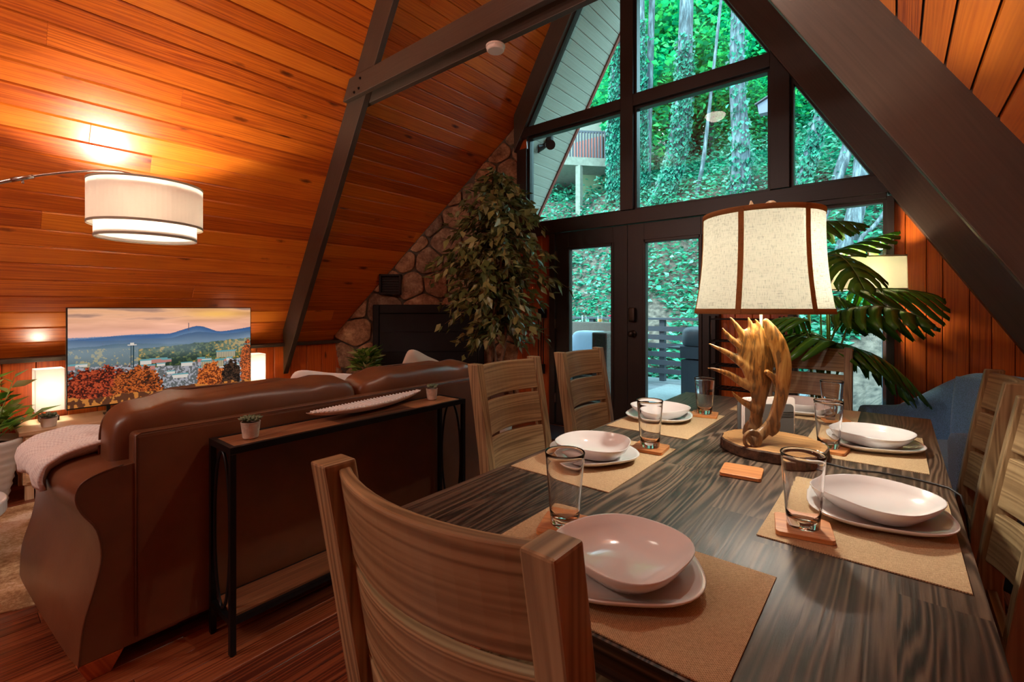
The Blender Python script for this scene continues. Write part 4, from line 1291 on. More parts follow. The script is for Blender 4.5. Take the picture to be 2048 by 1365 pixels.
for y in (CY0 + s / 2, CY1 - s / 2):
    mb = MB(); ring = []
    for k in range(48):
        a = 2 * pi * k / 48; ring.append(((CX0 + CX1) / 2 + .0735 * cos(a), y, .4205 + .286 * sin(a)))
    mb.tube(ring, .006, 8, closed=True); mb.build('oval_brace', M['black_metal'], ct, smooth=True, world=True)
# leaf tray
lt = MB(); 
def tray_pt(u, v):
    # u 0..1 along, v 0..1 across outer shell (bottom, both sides)
    L_ = .68; w_ = .125 * (sin(pi * min(max(u, .0), 1)) ** .75) + .0005; a = pi * v
    x = -cos(a) * w_ / 2; z = -sin(a) * .034 * (sin(pi * u) ** .6) + .034 + .010 * (2 * u - 1) ** 2
    return (x, (u - .5) * L_, z)
lt.grid(tray_pt, 40, 14)
tr = lt.build('leaf_tray', M['white_ceramic'] if False else plain('tray_clay', (.62, .47, .38), .55), smooth=True)
tr.modifiers.new('s', 'SOLIDIFY').thickness = .004
tr.location = (-1.955, 1.322, CH + .004); tr.rotation_euler = (0, 0, radians(6)); tag(tr, 'long leaf shaped white ribbed tray on the console table', 'tray')
rb = MB()
for k in range(34):
    u = .04 + .92 * k / 33; L_ = .68; w_ = .118 * (sin(pi * u) ** .75); z = .033 + .010 * (2 * u - 1) ** 2; y = (u - .5) * L_; pts = []
    for q in range(9):
        a = q / 8 * 2 - 1; pts.append((a * w_ / 2, y + .012 * (1 - a * a), z - .012 * (1 - a * a) * sin(pi * u) + .003))
    rb.tube(pts, .0078, 6, flat=.6)
rb.build('ribs', M['white_ceramic'], tr, smooth=True)

def rosette(mb, c, R_, n, seed, tilt0=.3, r=None):
    rr = random.Random(seed)
    for i in range(n):
        a = i * 2.399963 + rr.uniform(-.1, .1); q = 1 - i / n; el = tilt0 + (1 - q) * .95
        d = Vector((cos(a) * cos(el), sin(a) * cos(el), sin(el))); l = R_ * (.35 + .65 * q)
        base = Vector(c); tipp = base + d * l; side = Vector((-sin(a), cos(a), 0)) * l * .26
        up_ = d.cross(side).normalized() * l * .10
        mid = base + d * l * .6
        b = len(mb.v); mb.v += [tuple(base), tuple(mid + side - up_), tuple(tipp), tuple(mid - side - up_), tuple(mid + up_ * 1.4), tuple(mid - up_ * 2.2)]
        k = rr.random() if r is None else r
        for f in ((0, 1, 4), (1, 2, 4), (2, 3, 4), (3, 0, 4), (1, 0, 5), (2, 1, 5), (3, 2, 5), (0, 3, 5)): mb.face([b + j for j in f], r=k)
def succulent(loc, label, R_=.030, H_=.058, mat='stoneware', seed=1, group='small potted succulents', cl=3):
    t = thing('potted_succulent', label, 'potted plant', loc, 0, group)
    mb = MB(); mb.lathe([(.0001, 0), (R_ * .72, 0), (R_ * .80, .004), (R_, H_), (R_ * .9, H_), (R_ * .86, H_ - .010), (.0001, H_ - .010)], n=36); mb.build('pot', M[mat], t, smooth=False)
    mb = MB(); mb.lathe([(.0001, H_ - .009), (R_ * .85, H_ - .009)][::-1], n=24); mb.build('soil', M['soil'], t)
    mb = MB(); rr = random.Random(seed)
    for k in range(cl):
        a = 2 * pi * k / cl + rr.random(); q = R_ * .38 if cl > 1 else 0
        rosette(mb, (q * cos(a), q * sin(a), H_ + .004), R_ * (1.45 if cl == 1 else 1.15), 18, seed * 7 + k)
    mb.build('rosette', M['succulent'], t, smooth=True)
    return t
succulent((-1.895, .755, CH), 'tiny succulent in a round clay pot at the near end of the console table', .034, .062, seed=2)
succulent((-1.93, 1.685, CH), 'tiny green succulent in a clay pot at the far end of the console table', .031, .060, seed=5, cl=1)

# ------------------------------------------------------------------ TV wall
tc_ = thing('media_console', 'long low light wood media console under the television', 'cabinet', (-4.5, 1.18, 0))
CTZ = .44
mb = MB(); mb.box(-4.725, -4.27, .33, 2.10, CTZ - .025, CTZ, (0, 1, 0)); mb.build('top', M['light_wood'], tc_, bevel=.003, world=True)
mb = MB(); mb.box(-4.72, -4.29, .35, 2.08, .10, CTZ - .026, (0, 1, 0)); mb.build('body', M['light_wood'], tc_, world=True)
for k in range(3):
    mb = MB(); y0 = .36 + k * .572; mb.box(-4.289, -4.272, y0, y0 + .56, .115, CTZ - .04, (0, 1, 0)); d_ = mb.build('door', M['light_wood'], tc_, bevel=.002, world=True)
for (lx, ly) in ((-4.70, .38), (-4.32, .38), (-4.70, 2.04), (-4.32, 2.04)):
    mb = MB(); mb.box(lx - .02, lx + .02, ly - .02, ly + .02, 0, .10); mb.build('leg', M['light_wood'], tc_, world=True)

tv = thing('television', 'large flat television showing a hazy autumn valley town at dawn', 'television', (-4.46, 1.175, CTZ))
TVX, TV0, TV1, TVZ0, TVZ1 = -4.455, .573, 1.778, .515, 1.232
mb = MB(); mb.box(TVX - .035, TVX, TV0, TV1, TVZ0, TVZ1); mb.build('bezel', M['black_plastic'], tv, bevel=.003, world=True)
mb = MB()
for y in (.80, 1.55):
    mb = MB(); mb.box(TVX - .12, TVX + .10, y - .012, y + .012, CTZ, CTZ + .012); mb.box(TVX - .03, TVX - .006, y - .010, y + .010, CTZ + .012, TVZ0 + .01); mb.build('stand_foot', M['black_metal'], tv, world=True)
pass
def smooth_noise(n, seed, k, oct_=4):
    r = np.random.default_rng(seed); x = np.linspace(0, k, n); out = np.zeros(n); amp = 1
    for o_ in range(oct_):
        g = r.random(int(k * 2 ** o_) + 3); xi = x * 2 ** o_; i = xi.astype(int); f = xi - i; f = f * f * (3 - 2 * f)
        out += amp * (g[i] * (1 - f) + g[i + 1] * f); amp *= .5
    return out / 2
def noise2(h, w_, seed, kx, ky, oct_=4):
    r = np.random.default_rng(seed); out = np.zeros((h, w_)); amp = 1; tot = 0
    for o_ in range(oct_):
        gx, gy = int(kx * 2 ** o_) + 3, int(ky * 2 ** o_) + 3; g = r.random((gy, gx))
        x = np.linspace(0, kx * 2 ** o_, w_); y = np.linspace(0, ky * 2 ** o_, h); xi = x.astype(int); yi = y.astype(int); fx = (x - xi); fy = (y - yi)
        fx = fx * fx * (3 - 2 * fx); fy = (fy * fy * (3 - 2 * fy))[:, None]
        a = g[np.ix_(yi, xi)] * (1 - fx) + g[np.ix_(yi, xi + 1)] * fx; b = g[np.ix_(yi + 1, xi)] * (1 - fx) + g[np.ix_(yi + 1, xi + 1)] * fx
        out += amp * (a * (1 - fy) + b * fy); tot += amp; amp *= .5
    return out / tot
def tvpic(H, W_):
    yy = np.linspace(1, 0, H)[:, None] * np.ones((1, W_))   # 1 top .. 0 bottom ; row 0 = top
    xx = np.ones((H, 1)) * np.linspace(0, 1, W_)[None, :]
    def C(r, g, b): return np.array([r, g, b]) / 255.
    img = np.zeros((H, W_, 3))
    cl = noise2(H, W_, 1, 3, 14, 5)
    t_ = np.clip((yy - .68) / .32, 0, 1)[..., None]
    img[:] = C(228, 168, 150) * (1 - t_) + C(214, 158, 116) * t_
    img += ((cl - .5)[..., None]) * np.array([.35, .30, .30]) * np.clip(t_ * 2, 0, 1)
    yel = np.exp(-((xx - .78) / .18) ** 2 - ((yy - .93) / .05) ** 2)[..., None]; img = img * (1 - .6 * yel) + C(250, 190, 80) * .6 * yel
    gy = (np.clip((cl - .56) * 7, 0, 1) * (yy > .86))[..., None] * .7; img = img * (1 - gy) + C(128, 100, 92) * gy
    def layer(base, amp, seed, k, col, top_only=None, hf=.004):
        ridge = base + amp * (smooth_noise(W_, seed, k) - .5) * 2 + (np.random.default_rng(seed).random(W_) - .5) * hf
        m = yy < ridge[None, :]
        return m, ridge
    layers = [(.715, .02, 11, 3, C(98, 118, 150)), (.70, .035, 12, 2.5, C(52, 84, 128)), (.665, .03, 14, 4, C(64, 88, 118)), (.60, .05, 15, 4, C(58, 82, 100))]
    bump_ = .09 * np.exp(-((np.linspace(0, 1, W_) - .66) / .11) ** 2) + .085 * np.clip((np.linspace(0, 1, W_) - .78) / .22, 0, 1)
    for i, (b_, a_, s_, k_, c_) in enumerate(layers):
        m, ridge = layer(b_, a_, s_, k_, c_)
        if i in (1, 2): ridge = ridge + bump_ * (1 if i == 1 else .55); m = yy < ridge[None, :]
        img[m] = c_
        fog = np.clip(1 - (ridge[None, :] - yy) / .11, 0, 1); fog = np.where(m, 1 - fog, 0) * noise2(H, W_, 30 + i, 5, 6, 3)
        img = img * (1 - fog[..., None] * .75) + C(168, 178, 182) * fog[..., None] * .75
    # middle ground town
    m = yy < (.42 + .02 * smooth_noise(W_, 40, 8))[None, :]
    n_ = noise2(H, W_, 41, 110, 60, 3); town = np.where((n_ > .52)[..., None], C(150, 150, 156), C(88, 92, 92))
    img[m] = town[m]
    g2 = noise2(H, W_, 44, 80, 50, 3) * .6 + .4 * noise2(H, W_, 47, 14, 9, 3)
    # green and yellow tree belts
    belt = (yy < (.50 + .10 * xx + .05 * smooth_noise(W_, 45, 14)[None, :])) & (yy > .30 + .05 * xx + .10 * (noise2(H, W_, 46, 6, 5, 3) - .3)) & (xx > .33)
    tc2 = np.where((g2 > .61)[..., None], C(178, 130, 50), np.where((g2 > .45)[..., None], C(70, 84, 52), C(34, 50, 40)))
    img[belt] = tc2[belt]
    hz = (xx < .33) & (yy < .58) & (yy > .40); k_ = np.where((g2 > .60)[..., None], C(166, 140, 82), C(74, 90, 94)); img[hz] = (k_ * .7 + C(120, 135, 140) * .3)[hz]
    # teal roofs and pale walls
    rg = np.random.default_rng(5)
    for k in range(34):
        cx_, cy_ = rg.random(), .16 + rg.random() * .26; w__, h__ = .015 + rg.random() * .035, .010 + rg.random() * .012
        m = (abs(xx - cx_) < w__) & (abs(yy - cy_) < h__); img[m] = C(196, 188, 178) if k % 3 else C(170, 110, 100)
        m = (abs(xx - cx_) < w__ * 1.05) & (abs(yy - cy_ - h__ * 1.3) < h__ * .4); img[m] = C(88, 142, 146)
    for (cx_, cy_, w__, h__) in ((.835, .44, .062, .035), (.75, .33, .07, .04)):
        m = (abs(xx - cx_) < w__) & (abs(yy - cy_) < h__); img[m] = C(176, 160, 124)
        m = m & (((xx * W_).astype(int) % 5) < 2); img[m] = C(110, 104, 92)
        m = (abs(xx - cx_) < w__ * 1.05) & (abs(yy - cy_ - h__ * 1.15) < h__ * .25); img[m] = C(80, 136, 140)
    hz_ = np.exp(-((yy - .56) / .11) ** 2)[..., None] * .40 * (.5 + noise2(H, W_, 90, 4, 5, 3)[..., None]); img = img * (1 - hz_) + C(140, 158, 170) * hz_
    # red trees in front
    def blob(cx_, cy_, rx, ry, seed, c1, c2, c3):
        nn = noise2(H, W_, seed, 60, 40, 4); d = ((xx - cx_) / rx) ** 2 + ((yy - cy_) / ry) ** 2 + (nn - .5) * 1.2
        m = d < 1; n3 = noise2(H, W_, seed + 1, 150, 95, 2) * .7 + .3 * noise2(H, W_, seed + 2, 30, 20, 3)
        c = np.where((n3 > .56)[..., None], c1, np.where((n3 > .44)[..., None], c2, c3)); img[m] = c[m]
    blob(.14, .10, .20, .30, 60, C(168, 70, 42), C(112, 40, 28), C(48, 26, 22))
    blob(.33, .10, .14, .27, 63, C(176, 88, 40), C(120, 56, 30), C(50, 34, 26))
    blob(.74, .13, .085, .22, 66, C(206, 110, 50), C(160, 76, 36), C(90, 46, 28))
    blob(.87, .15, .06, .22, 69, C(70, 50, 38), C(44, 34, 28), C(26, 24, 22))
    blob(.98, .28, .05, .30, 72, C(196, 96, 50), C(140, 70, 40), C(80, 50, 36))
    m = yy < (.05 + .10 * smooth_noise(W_, 80, 12))[None, :]; n4 = noise2(H, W_, 81, 60, 20, 3); c = np.where((n4 > .5)[..., None], C(178, 110, 52), C(84, 50, 34)); img[m] = c[m]
    # observation tower
    m = (abs(xx - .292) < .0022) & (yy > .36) & (yy < .60); img[m] = C(38, 60, 66)
    m = (abs(xx - .305) < .0022) & (yy > .36) & (yy < .60); img[m] = C(38, 60, 66)
    m = (abs(xx - .2985) < .022) & (abs(yy - .605) < .006); img[m] = C(190, 180, 170)
    m = (abs(xx - .2985) < .009) & (abs(yy - .617) < .012); img[m] = C(200, 190, 178)
    m = (abs(xx - .605) < .0018) & (yy > .74) & (yy < .83); img[m] = C(90, 80, 90)
    return np.clip(img, 0, 1) ** 2.2
def screen():
    H, W_ = 270, 460; img = tvpic(H, W_)
    ys = np.linspace(TV0 + .006, TV1 - .006, W_); zs = np.linspace(TVZ1 - .006, TVZ0 + .010, H)
    V = np.zeros((H, W_, 3)); V[..., 0] = TVX + .001; V[..., 1] = ys[None, :]; V[..., 2] = zs[:, None]
    V = V.reshape(-1, 3) - np.array(tv.location)
    i = np.arange(H * W_).reshape(H, W_); a, b, c, d_ = i[:-1, :-1].ravel(), i[1:, :-1].ravel(), i[1:, 1:].ravel(), i[:-1, 1:].ravel()
    me = bpy.data.meshes.new('screen'); me.from_pydata(V.tolist(), [], np.stack([a, b, c, d_], 1).tolist())
    ca = me.color_attributes.new('pic', 'FLOAT_COLOR', 'POINT')
    ca.data.foreach_set('color', np.concatenate([img.reshape(-1, 3), np.ones((H * W_, 1))], 1).ravel())
    m, nt, bs, out = newmat('tv_picture'); at_ = N(nt, 'ShaderNodeAttribute', attribute_name='pic')
    bs.inputs['Base Color'].default_value = (.01, .01, .01, 1); bs.inputs['Roughness'].default_value = .25
    L(nt, at_.outputs['Color'], bs.inputs['Emission Color']); bs.inputs['Emission Strength'].default_value = .80
    me.materials.append(m); o = bpy.data.objects.new('screen', me); COL.objects.link(o); o.parent = tv
screen()

def box_lamp(loc, label):
    t = thing('table_lamp', label, 'lamp', loc, 0, 'white box lamps beside the television')
    mb = MB(); mb.box(-.05, .05, -.05, .05, 0, .035); mb.build('base', M['bronze'], t, bevel=.003)
    mb = MB(); mb.tube([(0, 0, .035), (0, 0, .16)], .006, 10); mb.build('pole', M['chrome'], t)
    mb = MB(); a = .075
    for (x0, x1, y0, y1) in ((-a, a, -a, -a + .002), (-a, a, a - .002, a), (-a, -a + .002, -a + .002, a - .002), (a - .002, a, -a + .002, a - .002)): mb.box(x0, x1, y0, y1, .075, .365)
    mb.build('lamp_shade', M['white_shade'], t)
    mb = MB(); mb.superbox((0, 0, .21), (.05, .05, .08), .9, 14); mb.build('light_bulb', M['bulb'], t, smooth=True)
    light('box_lamp_light', 'POINT', (loc[0], loc[1], loc[2] + .22), 4.5, (1, .90, .70), .03)
    return t
box_lamp((-4.60, .500, CTZ), 'white box lamp at the left end of the television, by the leafy plant')
box_lamp((-4.60, 1.86, CTZ), 'white box lamp mostly hidden past the right edge of the television')
succulent((-4.36, .475, CTZ), 'succulent in a white pot on the media console beside the box lamp', .045, .060, 'pot_white', 9, cl=1)
succulent((-4.78, .105, .875), 'small white potted succulent on the wall ledge at the far left', .040, .065, 'pot_white', 12)
succulent((-4.775, 1.865, .875), 'small white potted succulent on the wall ledge by the right television corner', .034, .055, 'pot_white', 13)
succulent((-4.33, 1.72, CTZ), 'small potted plant below the right television corner behind the sofa', .04, .06, 'pot_white', 14)
# wire decor arch in front of the TV
mb = MB()
for (a0, b0, h0) in ((1.04, 1.24, .10), (1.10, 1.19, .085)):
    mb.tube([(-4.33, a0 + (b0 - a0) * k / 16, CTZ + .002 + h0 * sin(pi * k / 16) ** .5) for k in range(17)], .004, 6)
o = mb.build('wire_stand', M['chrome'], smooth=True); tag(o, 'low silver wire arch on the media console in front of the television', 'ornament')

# ------------------------------------------------------------------ foliage helpers
def leaf_cloud(name, mat, P, D, length, width, parent=None, seed=1, fold=.25, up=None, jit=.35):
    """P (n,3) base points, D (n,3) leaf directions; every leaf is a folded kite of 6 triangles' worth of faces in ONE mesh"""
    r = np.random.default_rng(seed); n = len(P)
    D = D / np.linalg.norm(D, axis=1, keepdims=True)
    U = r.normal(size=(n, 3)) * .45 + (np.array([0, 0, 1.]) if up is None else up)
    S = np.cross(D, U); S /= np.linalg.norm(S, axis=1, keepdims=True) + 1e-9
    Nn = np.cross(S, D)
    l = (length * (1 + jit * (r.random(n) - .5) * 2))[:, None]; w_ = l * (width / length)
    b = P; m1 = P + D * l * .42 - Nn * w_ * fold * .5; t_ = P + D * l - Nn * l * .12
    a = P + D * l * .38 + S * w_ * .5 + Nn * w_ * fold * .3; c = P + D * l * .38 - S * w_ * .5 + Nn * w_ * fold * .3
    V = np.stack([b, a, t_, c, m1], 1).reshape(-1, 3)
    i = np.arange(n)[:, None] * 5
    F = np.concatenate([i + np.array([[0, 1, 4]]), i + np.array([[1, 2, 4]]), i + np.array([[2, 3, 4]]), i + np.array([[3, 0, 4]])], 1).reshape(-1, 3)
    me = bpy.data.meshes.new(name); 
    if parent is not None: V = V - np.array(parent.location)
    me.vertices.add(len(V)); me.vertices.foreach_set('co', V.ravel())
    me.loops.add(F.size); me.loops.foreach_set('vertex_index', F.ravel())
    me.polygons.add(len(F)); me.polygons.foreach_set('loop_start', np.arange(len(F)) * 3); me.polygons.foreach_set('loop_total', np.full(len(F), 3))
    at_ = me.attributes.new('rnd', 'FLOAT', 'FACE'); at_.data.foreach_set('value', np.repeat(r.random(n), 4))
    me.update(calc_edges=True); me.validate()
    me.materials.append(mat)
    o = bpy.data.objects.new(name, me); COL.objects.link(o)
    if parent is not None: o.parent = parent
    return o

# ------------------------------------------------------------------ ficus
random.seed(21)
FXc, FYc = -2.93, 3.36
fi = thing('ficus_tree', 'tall artificial ficus tree with twisted trunk between the stone corner and the french doors', 'tree', (FXc, FYc, 0))
mb = MB(); mb.lathe([(.0001, 0), (.12, 0), (.14, .02), (.165, .27), (.172, .30), (.160, .30), (.150, .27), (.0001, .26)], (FXc, FYc, 0), 40); mb.build('pot', M['pot_white'], fi, world=True, bevel=.002)
mb = MB(); mb.lathe([(.150, .265), (.0001, .268)], (FXc, FYc, 0), 24); mb.build('soil', M['soil'], fi, world=True)
for k in range(3):
    mb = MB(); pts = []; rd = []
    for i in range(26):
        u = i / 25; a = 2 * pi * (k / 3) + u * 5.5; q = (.055 - .025 * u) * (1 + .6 * sin(u * 3))
        lean = (-.13 if k == 0 else (.03 if k == 1 else .07)) * (1 - u) ** 2 * (u * 3 if u < .33 else 1)
        pts.append((FXc + q * cos(a) + lean * RXX, FYc + q * sin(a) + lean * RYY, .26 + u * 1.75)); rd.append(.019 - .010 * u)
    mb.tube(pts, rd, 8); mb.build('trunk', M['twig'], fi, smooth=True, world=True)
LP, LDr = [], []
tw = MB()
def crown_r(z):
    # radius of the crown at height z as in the photo (wide middle, ragged skirt)
    k = [(.70, .10), (.85, .22), (.98, .38), (1.15, .50), (1.35, .58), (1.55, .62), (1.75, .63), (1.95, .60), (2.15, .50), (2.35, .34), (2.5, .12)]
    for (z0, r0), (z1, r1) in zip(k[:-1], k[1:]):
        if z0 <= z <= z1: return r0 + (r1 - r0) * (z - z0) / (z1 - z0)
    return .05
for i in range(190):
    z0 = 1.0 + 1.45 * (i / 190) + random.uniform(-.05, .05); a = random.uniform(0, 2 * pi)
    R_ = crown_r(min(z0, 2.45)) * random.uniform(.35, 1.08) * (1 if random.random() < .8 else .7)
    st = Vector((FXc, FYc, z0)); rise = random.uniform(-.02, .14)
    pts = []
    for q in range(8):
        u = q / 7; pts.append(st + Vector((cos(a) * R_ * u, sin(a) * R_ * u, rise * sin(u * pi * .8) - .14 * u * u * (1 + R_))))
    # keep clear of the wall behind
    pts = [Vector((p.x, min(p.y, 4.08), p.z)) for p in pts]
    tw.tube(pts, [.0045 - .003 * q / 7 for q in range(8)], 5)
    for q in range(1, 8):
        for s_ in range(random.choice((2, 3, 3, 4))):
            p = pts[q] + Vector((random.uniform(-.03, .03), random.uniform(-.03, .03), random.uniform(-.02, .02)))
            b_ = a + random.uniform(-1.3, 1.3)
            LP.append(tuple(p)); LDr.append((cos(b_) * .6, sin(b_) * .6, random.uniform(-1.1, .25)))
tw.tube([(FXc, FYc, 1.9), (FXc + .01, FYc, 2.2), (FXc - .04, FYc - .02, 2.5)], [.008, .005, .002], 6)
for q in range(26):
    LP.append((FXc - .03 * q / 26, FYc, 2.1 + .38 * q / 26)); b_ = random.uniform(0, 6.3); LDr.append((cos(b_), sin(b_), random.uniform(-.4, .8)))
tw.build('twigs', M['twig'], fi, smooth=True, world=True)
leaf_cloud('foliage', M['ficus'], np.array(LP), np.array(LDr), .098, .052, fi, 4)

# ------------------------------------------------------------------ broad-leaved split leaf plant by the window
MX, MY = -.40, 3.80
mo_ = thing('monstera_plant', 'large split-leaf plant in a dark pot in front of the tall window', 'potted plant', (MX, MY, 0))
mb = MB(); mb.lathe([(.0001, 0), (.11, 0), (.15, .26), (.155, .28), (.143, .28), (.135, .25), (.0001, .25)], (MX, MY, 0), 36); mb.build('pot', M['black_plastic'], mo_, world=True)
mb = MB(); mb.lathe([(.137, .255), (.0001, .256)], (MX, MY, 0), 24); mb.build('soil', M['soil'], mo_, world=True)
def mleaf(base, head, size, droop=.35, wid=.85, roll=0, pitch=0, name='leaf'):
    """base: stalk joint, head: horizontal heading angle (deg), size: length"""
    h = radians(head); d = Vector((cos(h), sin(h), 0)); sd = Vector((-sin(h), cos(h), 0)); up_ = Vector((0, 0, 1))
    pr_ = Matrix.Rotation(radians(roll), 3, d)
    mb = MB(); nl = 7
    def P(u, w_):
        # u along the midrib -0.15..1, w_ signed across -1..1
        W_ = size * wid * .5 * max(.02, (sin(pi * min(1, max(0, (u + .18) / 1.2)) ** .8)) ** .75)
        x = u * size + abs(w_) * W_ * .22; y = w_ * W_
        z = size * (sin(radians(pitch)) * u) - droop * size * (u ** 2) - .75 * W_ * (abs(w_) ** 1.7) + .02 * size
        v = d * x + pr_ @ (sd * y) + up_ * z
        return base + v
    for s_ in (-1, 1):
        for k in range(nl):
            u0 = -.14 + 1.10 * k / nl; u1 = -.14 + 1.10 * (k + 1) / nl
            b = len(mb.v); R_ = 5
            for i in range(R_ + 1):
                w_ = i / R_
                if w_ < .38: a0, a1 = u0, u1
                else:
                    sh = (w_ - .38) / .62; gap = .012 + .014 * sh; fw = .07 * sh
                    a0, a1 = u0 + gap * .6 + fw, u1 - gap + fw
                    if i == R_: a0 = a1 - (a1 - a0) * .35
                for q in range(3):
                    p = P(a0 + (a1 - a0) * q / 2, s_ * w_)
                    if q == 1: p = p + up_ * .012 * size * 3 * w_
                    mb.v.append(tuple(p))
            for i in range(R_):
                for q in range(2):
                    f = [b + i * 3 + q, b + i * 3 + q + 1, b + (i + 1) * 3 + q + 1, b + (i + 1) * 3 + q]
                    if s_ < 0: f = f[::-1]
                    mb.face(f, r=min(1, .2 + .1 * random.random() + .35 * (q == 1)))
    o = mb.build(name, M['monstera'], mo_, smooth=True, world=True, thick=.0012)
    mb = MB(); mb.tube([P(-.12 + 1.05 * i / 8, 0) + up_ * .002 for i in range(9)], [.0035 - .0003 * i for i in range(9)], 5)
    mb.build('midrib', M['stem'], o, smooth=True); ch_ = o.children[0]
    for v in ch_.data.vertices: v.co -= mo_.location
    return o
leaves = [  # pixel of joint, depth, heading (deg, world), size, droop, roll, pitch
    (1606, 455, 3.10, 20, .36, .35, 0, 18), (1650, 512, 3.05, 35, .44, .05, -25, 22), (1657, 515, 2.92, -60, .40, .75, 0, 8),
    (1722, 583, 2.95, 40, .50, .18, 10, 6), (1602, 640, 2.95, 150, .34, .4, 0, 10), (1684, 625, 2.90, -20, .46, .55, -10, 22),
    (1688, 632, 2.98, 60, .26, .5, 0, 0), (1640, 592, 3.00, 10, .20, .5, 0, 5), (1650, 682, 2.95, 165, .46, .35, 0, 14),
    (1622, 668, 3.05, 110, .36, .35, 0, 10), (1672, 690, 3.0, 25, .42, .9, 0, 0), (1700, 700, 3.05, 10, .40, .85, 0, 0), (1600, 520, 3.25, 160, .30, .4, 0, 10)]
for i, (lx, ly, ld, hd, sz, dr, rl, pt) in enumerate(leaves):
    j = at(lx, ly, ld)
    if j.y > 3.98: j.y = 3.98
    mleaf(j, hd, sz, dr, 1.05, rl, pt)
    b0 = Vector((MX + random.uniform(-.06, .06), MY + random.uniform(-.06, .06), .25)); mid = Vector((b0.x * .6 + j.x * .4, b0.y * .6 + j.y * .4, b0.z * .35 + j.z * .65 + .03))
    pts = [b0, b0.lerp(mid, .5) + Vector((0, 0, .06)), mid, mid.lerp(j, .6) + Vector((0, 0, .02)), j]
    mb = MB(); mb.tube(pts, [.008, .007, .006, .005, .004], 7); mb.build('stalk', M['stem'], mo_, smooth=True, world=True)

# ------------------------------------------------------------------ floor lamp in the corner
LX, LY = -.055, 3.93
fl = thing('floor_lamp', 'nickel floor lamp with a cream rectangular shade at the window corner', 'lamp', (LX, LY, 0))
mb = MB(); mb.box(LX - .13, LX + .13, LY - .10, LY + .10, 0, .02); mb.build('base', M['chrome'], fl, world=True, bevel=.002)
mb = MB(); mb.box(LX - .009, LX + .009, LY - .009, LY + .009, .02, 1.625); mb.build('pole', M['chrome'], fl, world=True, bevel=.001)
u_ = Vector((-.82, -.10, 0)).normalized()
sc2 = Vector((LX, LY, 0)) + Vector((-.085, -.03, 0))
mb = MB()
mb.tube([(LX, LY, 1.622), (sc2.x, sc2.y, 1.622)], .009, 4); mb.tube([(sc2.x, sc2.y, 1.622), (sc2.x, sc2.y, 1.50)], .007, 4); mb.build('arm', M['chrome'], fl, world=True)
def rshade(z0, z1, wx, wy, tp, th, mat, nm):
    mb = MB(); d = sc2
    # panels turned to face the room
    R3 = Matrix.Rotation(radians(28), 3, 'Z')
    def q(x, y, z, k): v = R3 @ Vector((x * k, y * k, 0)); return (d.x + v.x, d.y + v.y, z)
    for (a, b, c, e) in ((-wx, -wy, wx, -wy), (wx, -wy, wx, wy), (wx, wy, -wx, wy), (-wx, wy, -wx, -wy)):
        i_ = 1 - th / max(wx, wy)
        p = [q(a, b, z0, 1), q(c, e, z0, 1), q(c, e, z0, i_), q(a, b, z0, i_), q(a, b, z1, tp), q(c, e, z1, tp), q(c, e, z1, tp * i_), q(a, b, z1, tp * i_)]
        mb.hexa(p)
    return mb.build(nm, mat, fl, world=True)
rshade(1.352, 1.565, .185, .085, .98, .003, M['cream_shade'], 'lamp_shade')
rshade(1.348, 1.356, .187, .087, 1, .006, M['shade_trim'], 'shade_trim'); rshade(1.561, 1.570, .183, .084, 1, .006, M['shade_trim'], 'shade_trim')
mb = MB(); mb.superbox((sc2.x, sc2.y, 1.45), (.05, .05, .08), .9, 14); mb.build('light_bulb', M['bulb'], fl, smooth=True, world=True)
light('floor_lamp_light', 'POINT', (sc2.x, sc2.y, 1.45), 20, (1, .88, .68), .03)

# ------------------------------------------------------------------ blue armchair and side table
AR = radians(-145)   # facing direction (towards the room)
ac = thing('armchair', 'blue tweed tub armchair with button back in the right window corner', 'armchair', (.27, 3.60, 0), AR - radians(90))
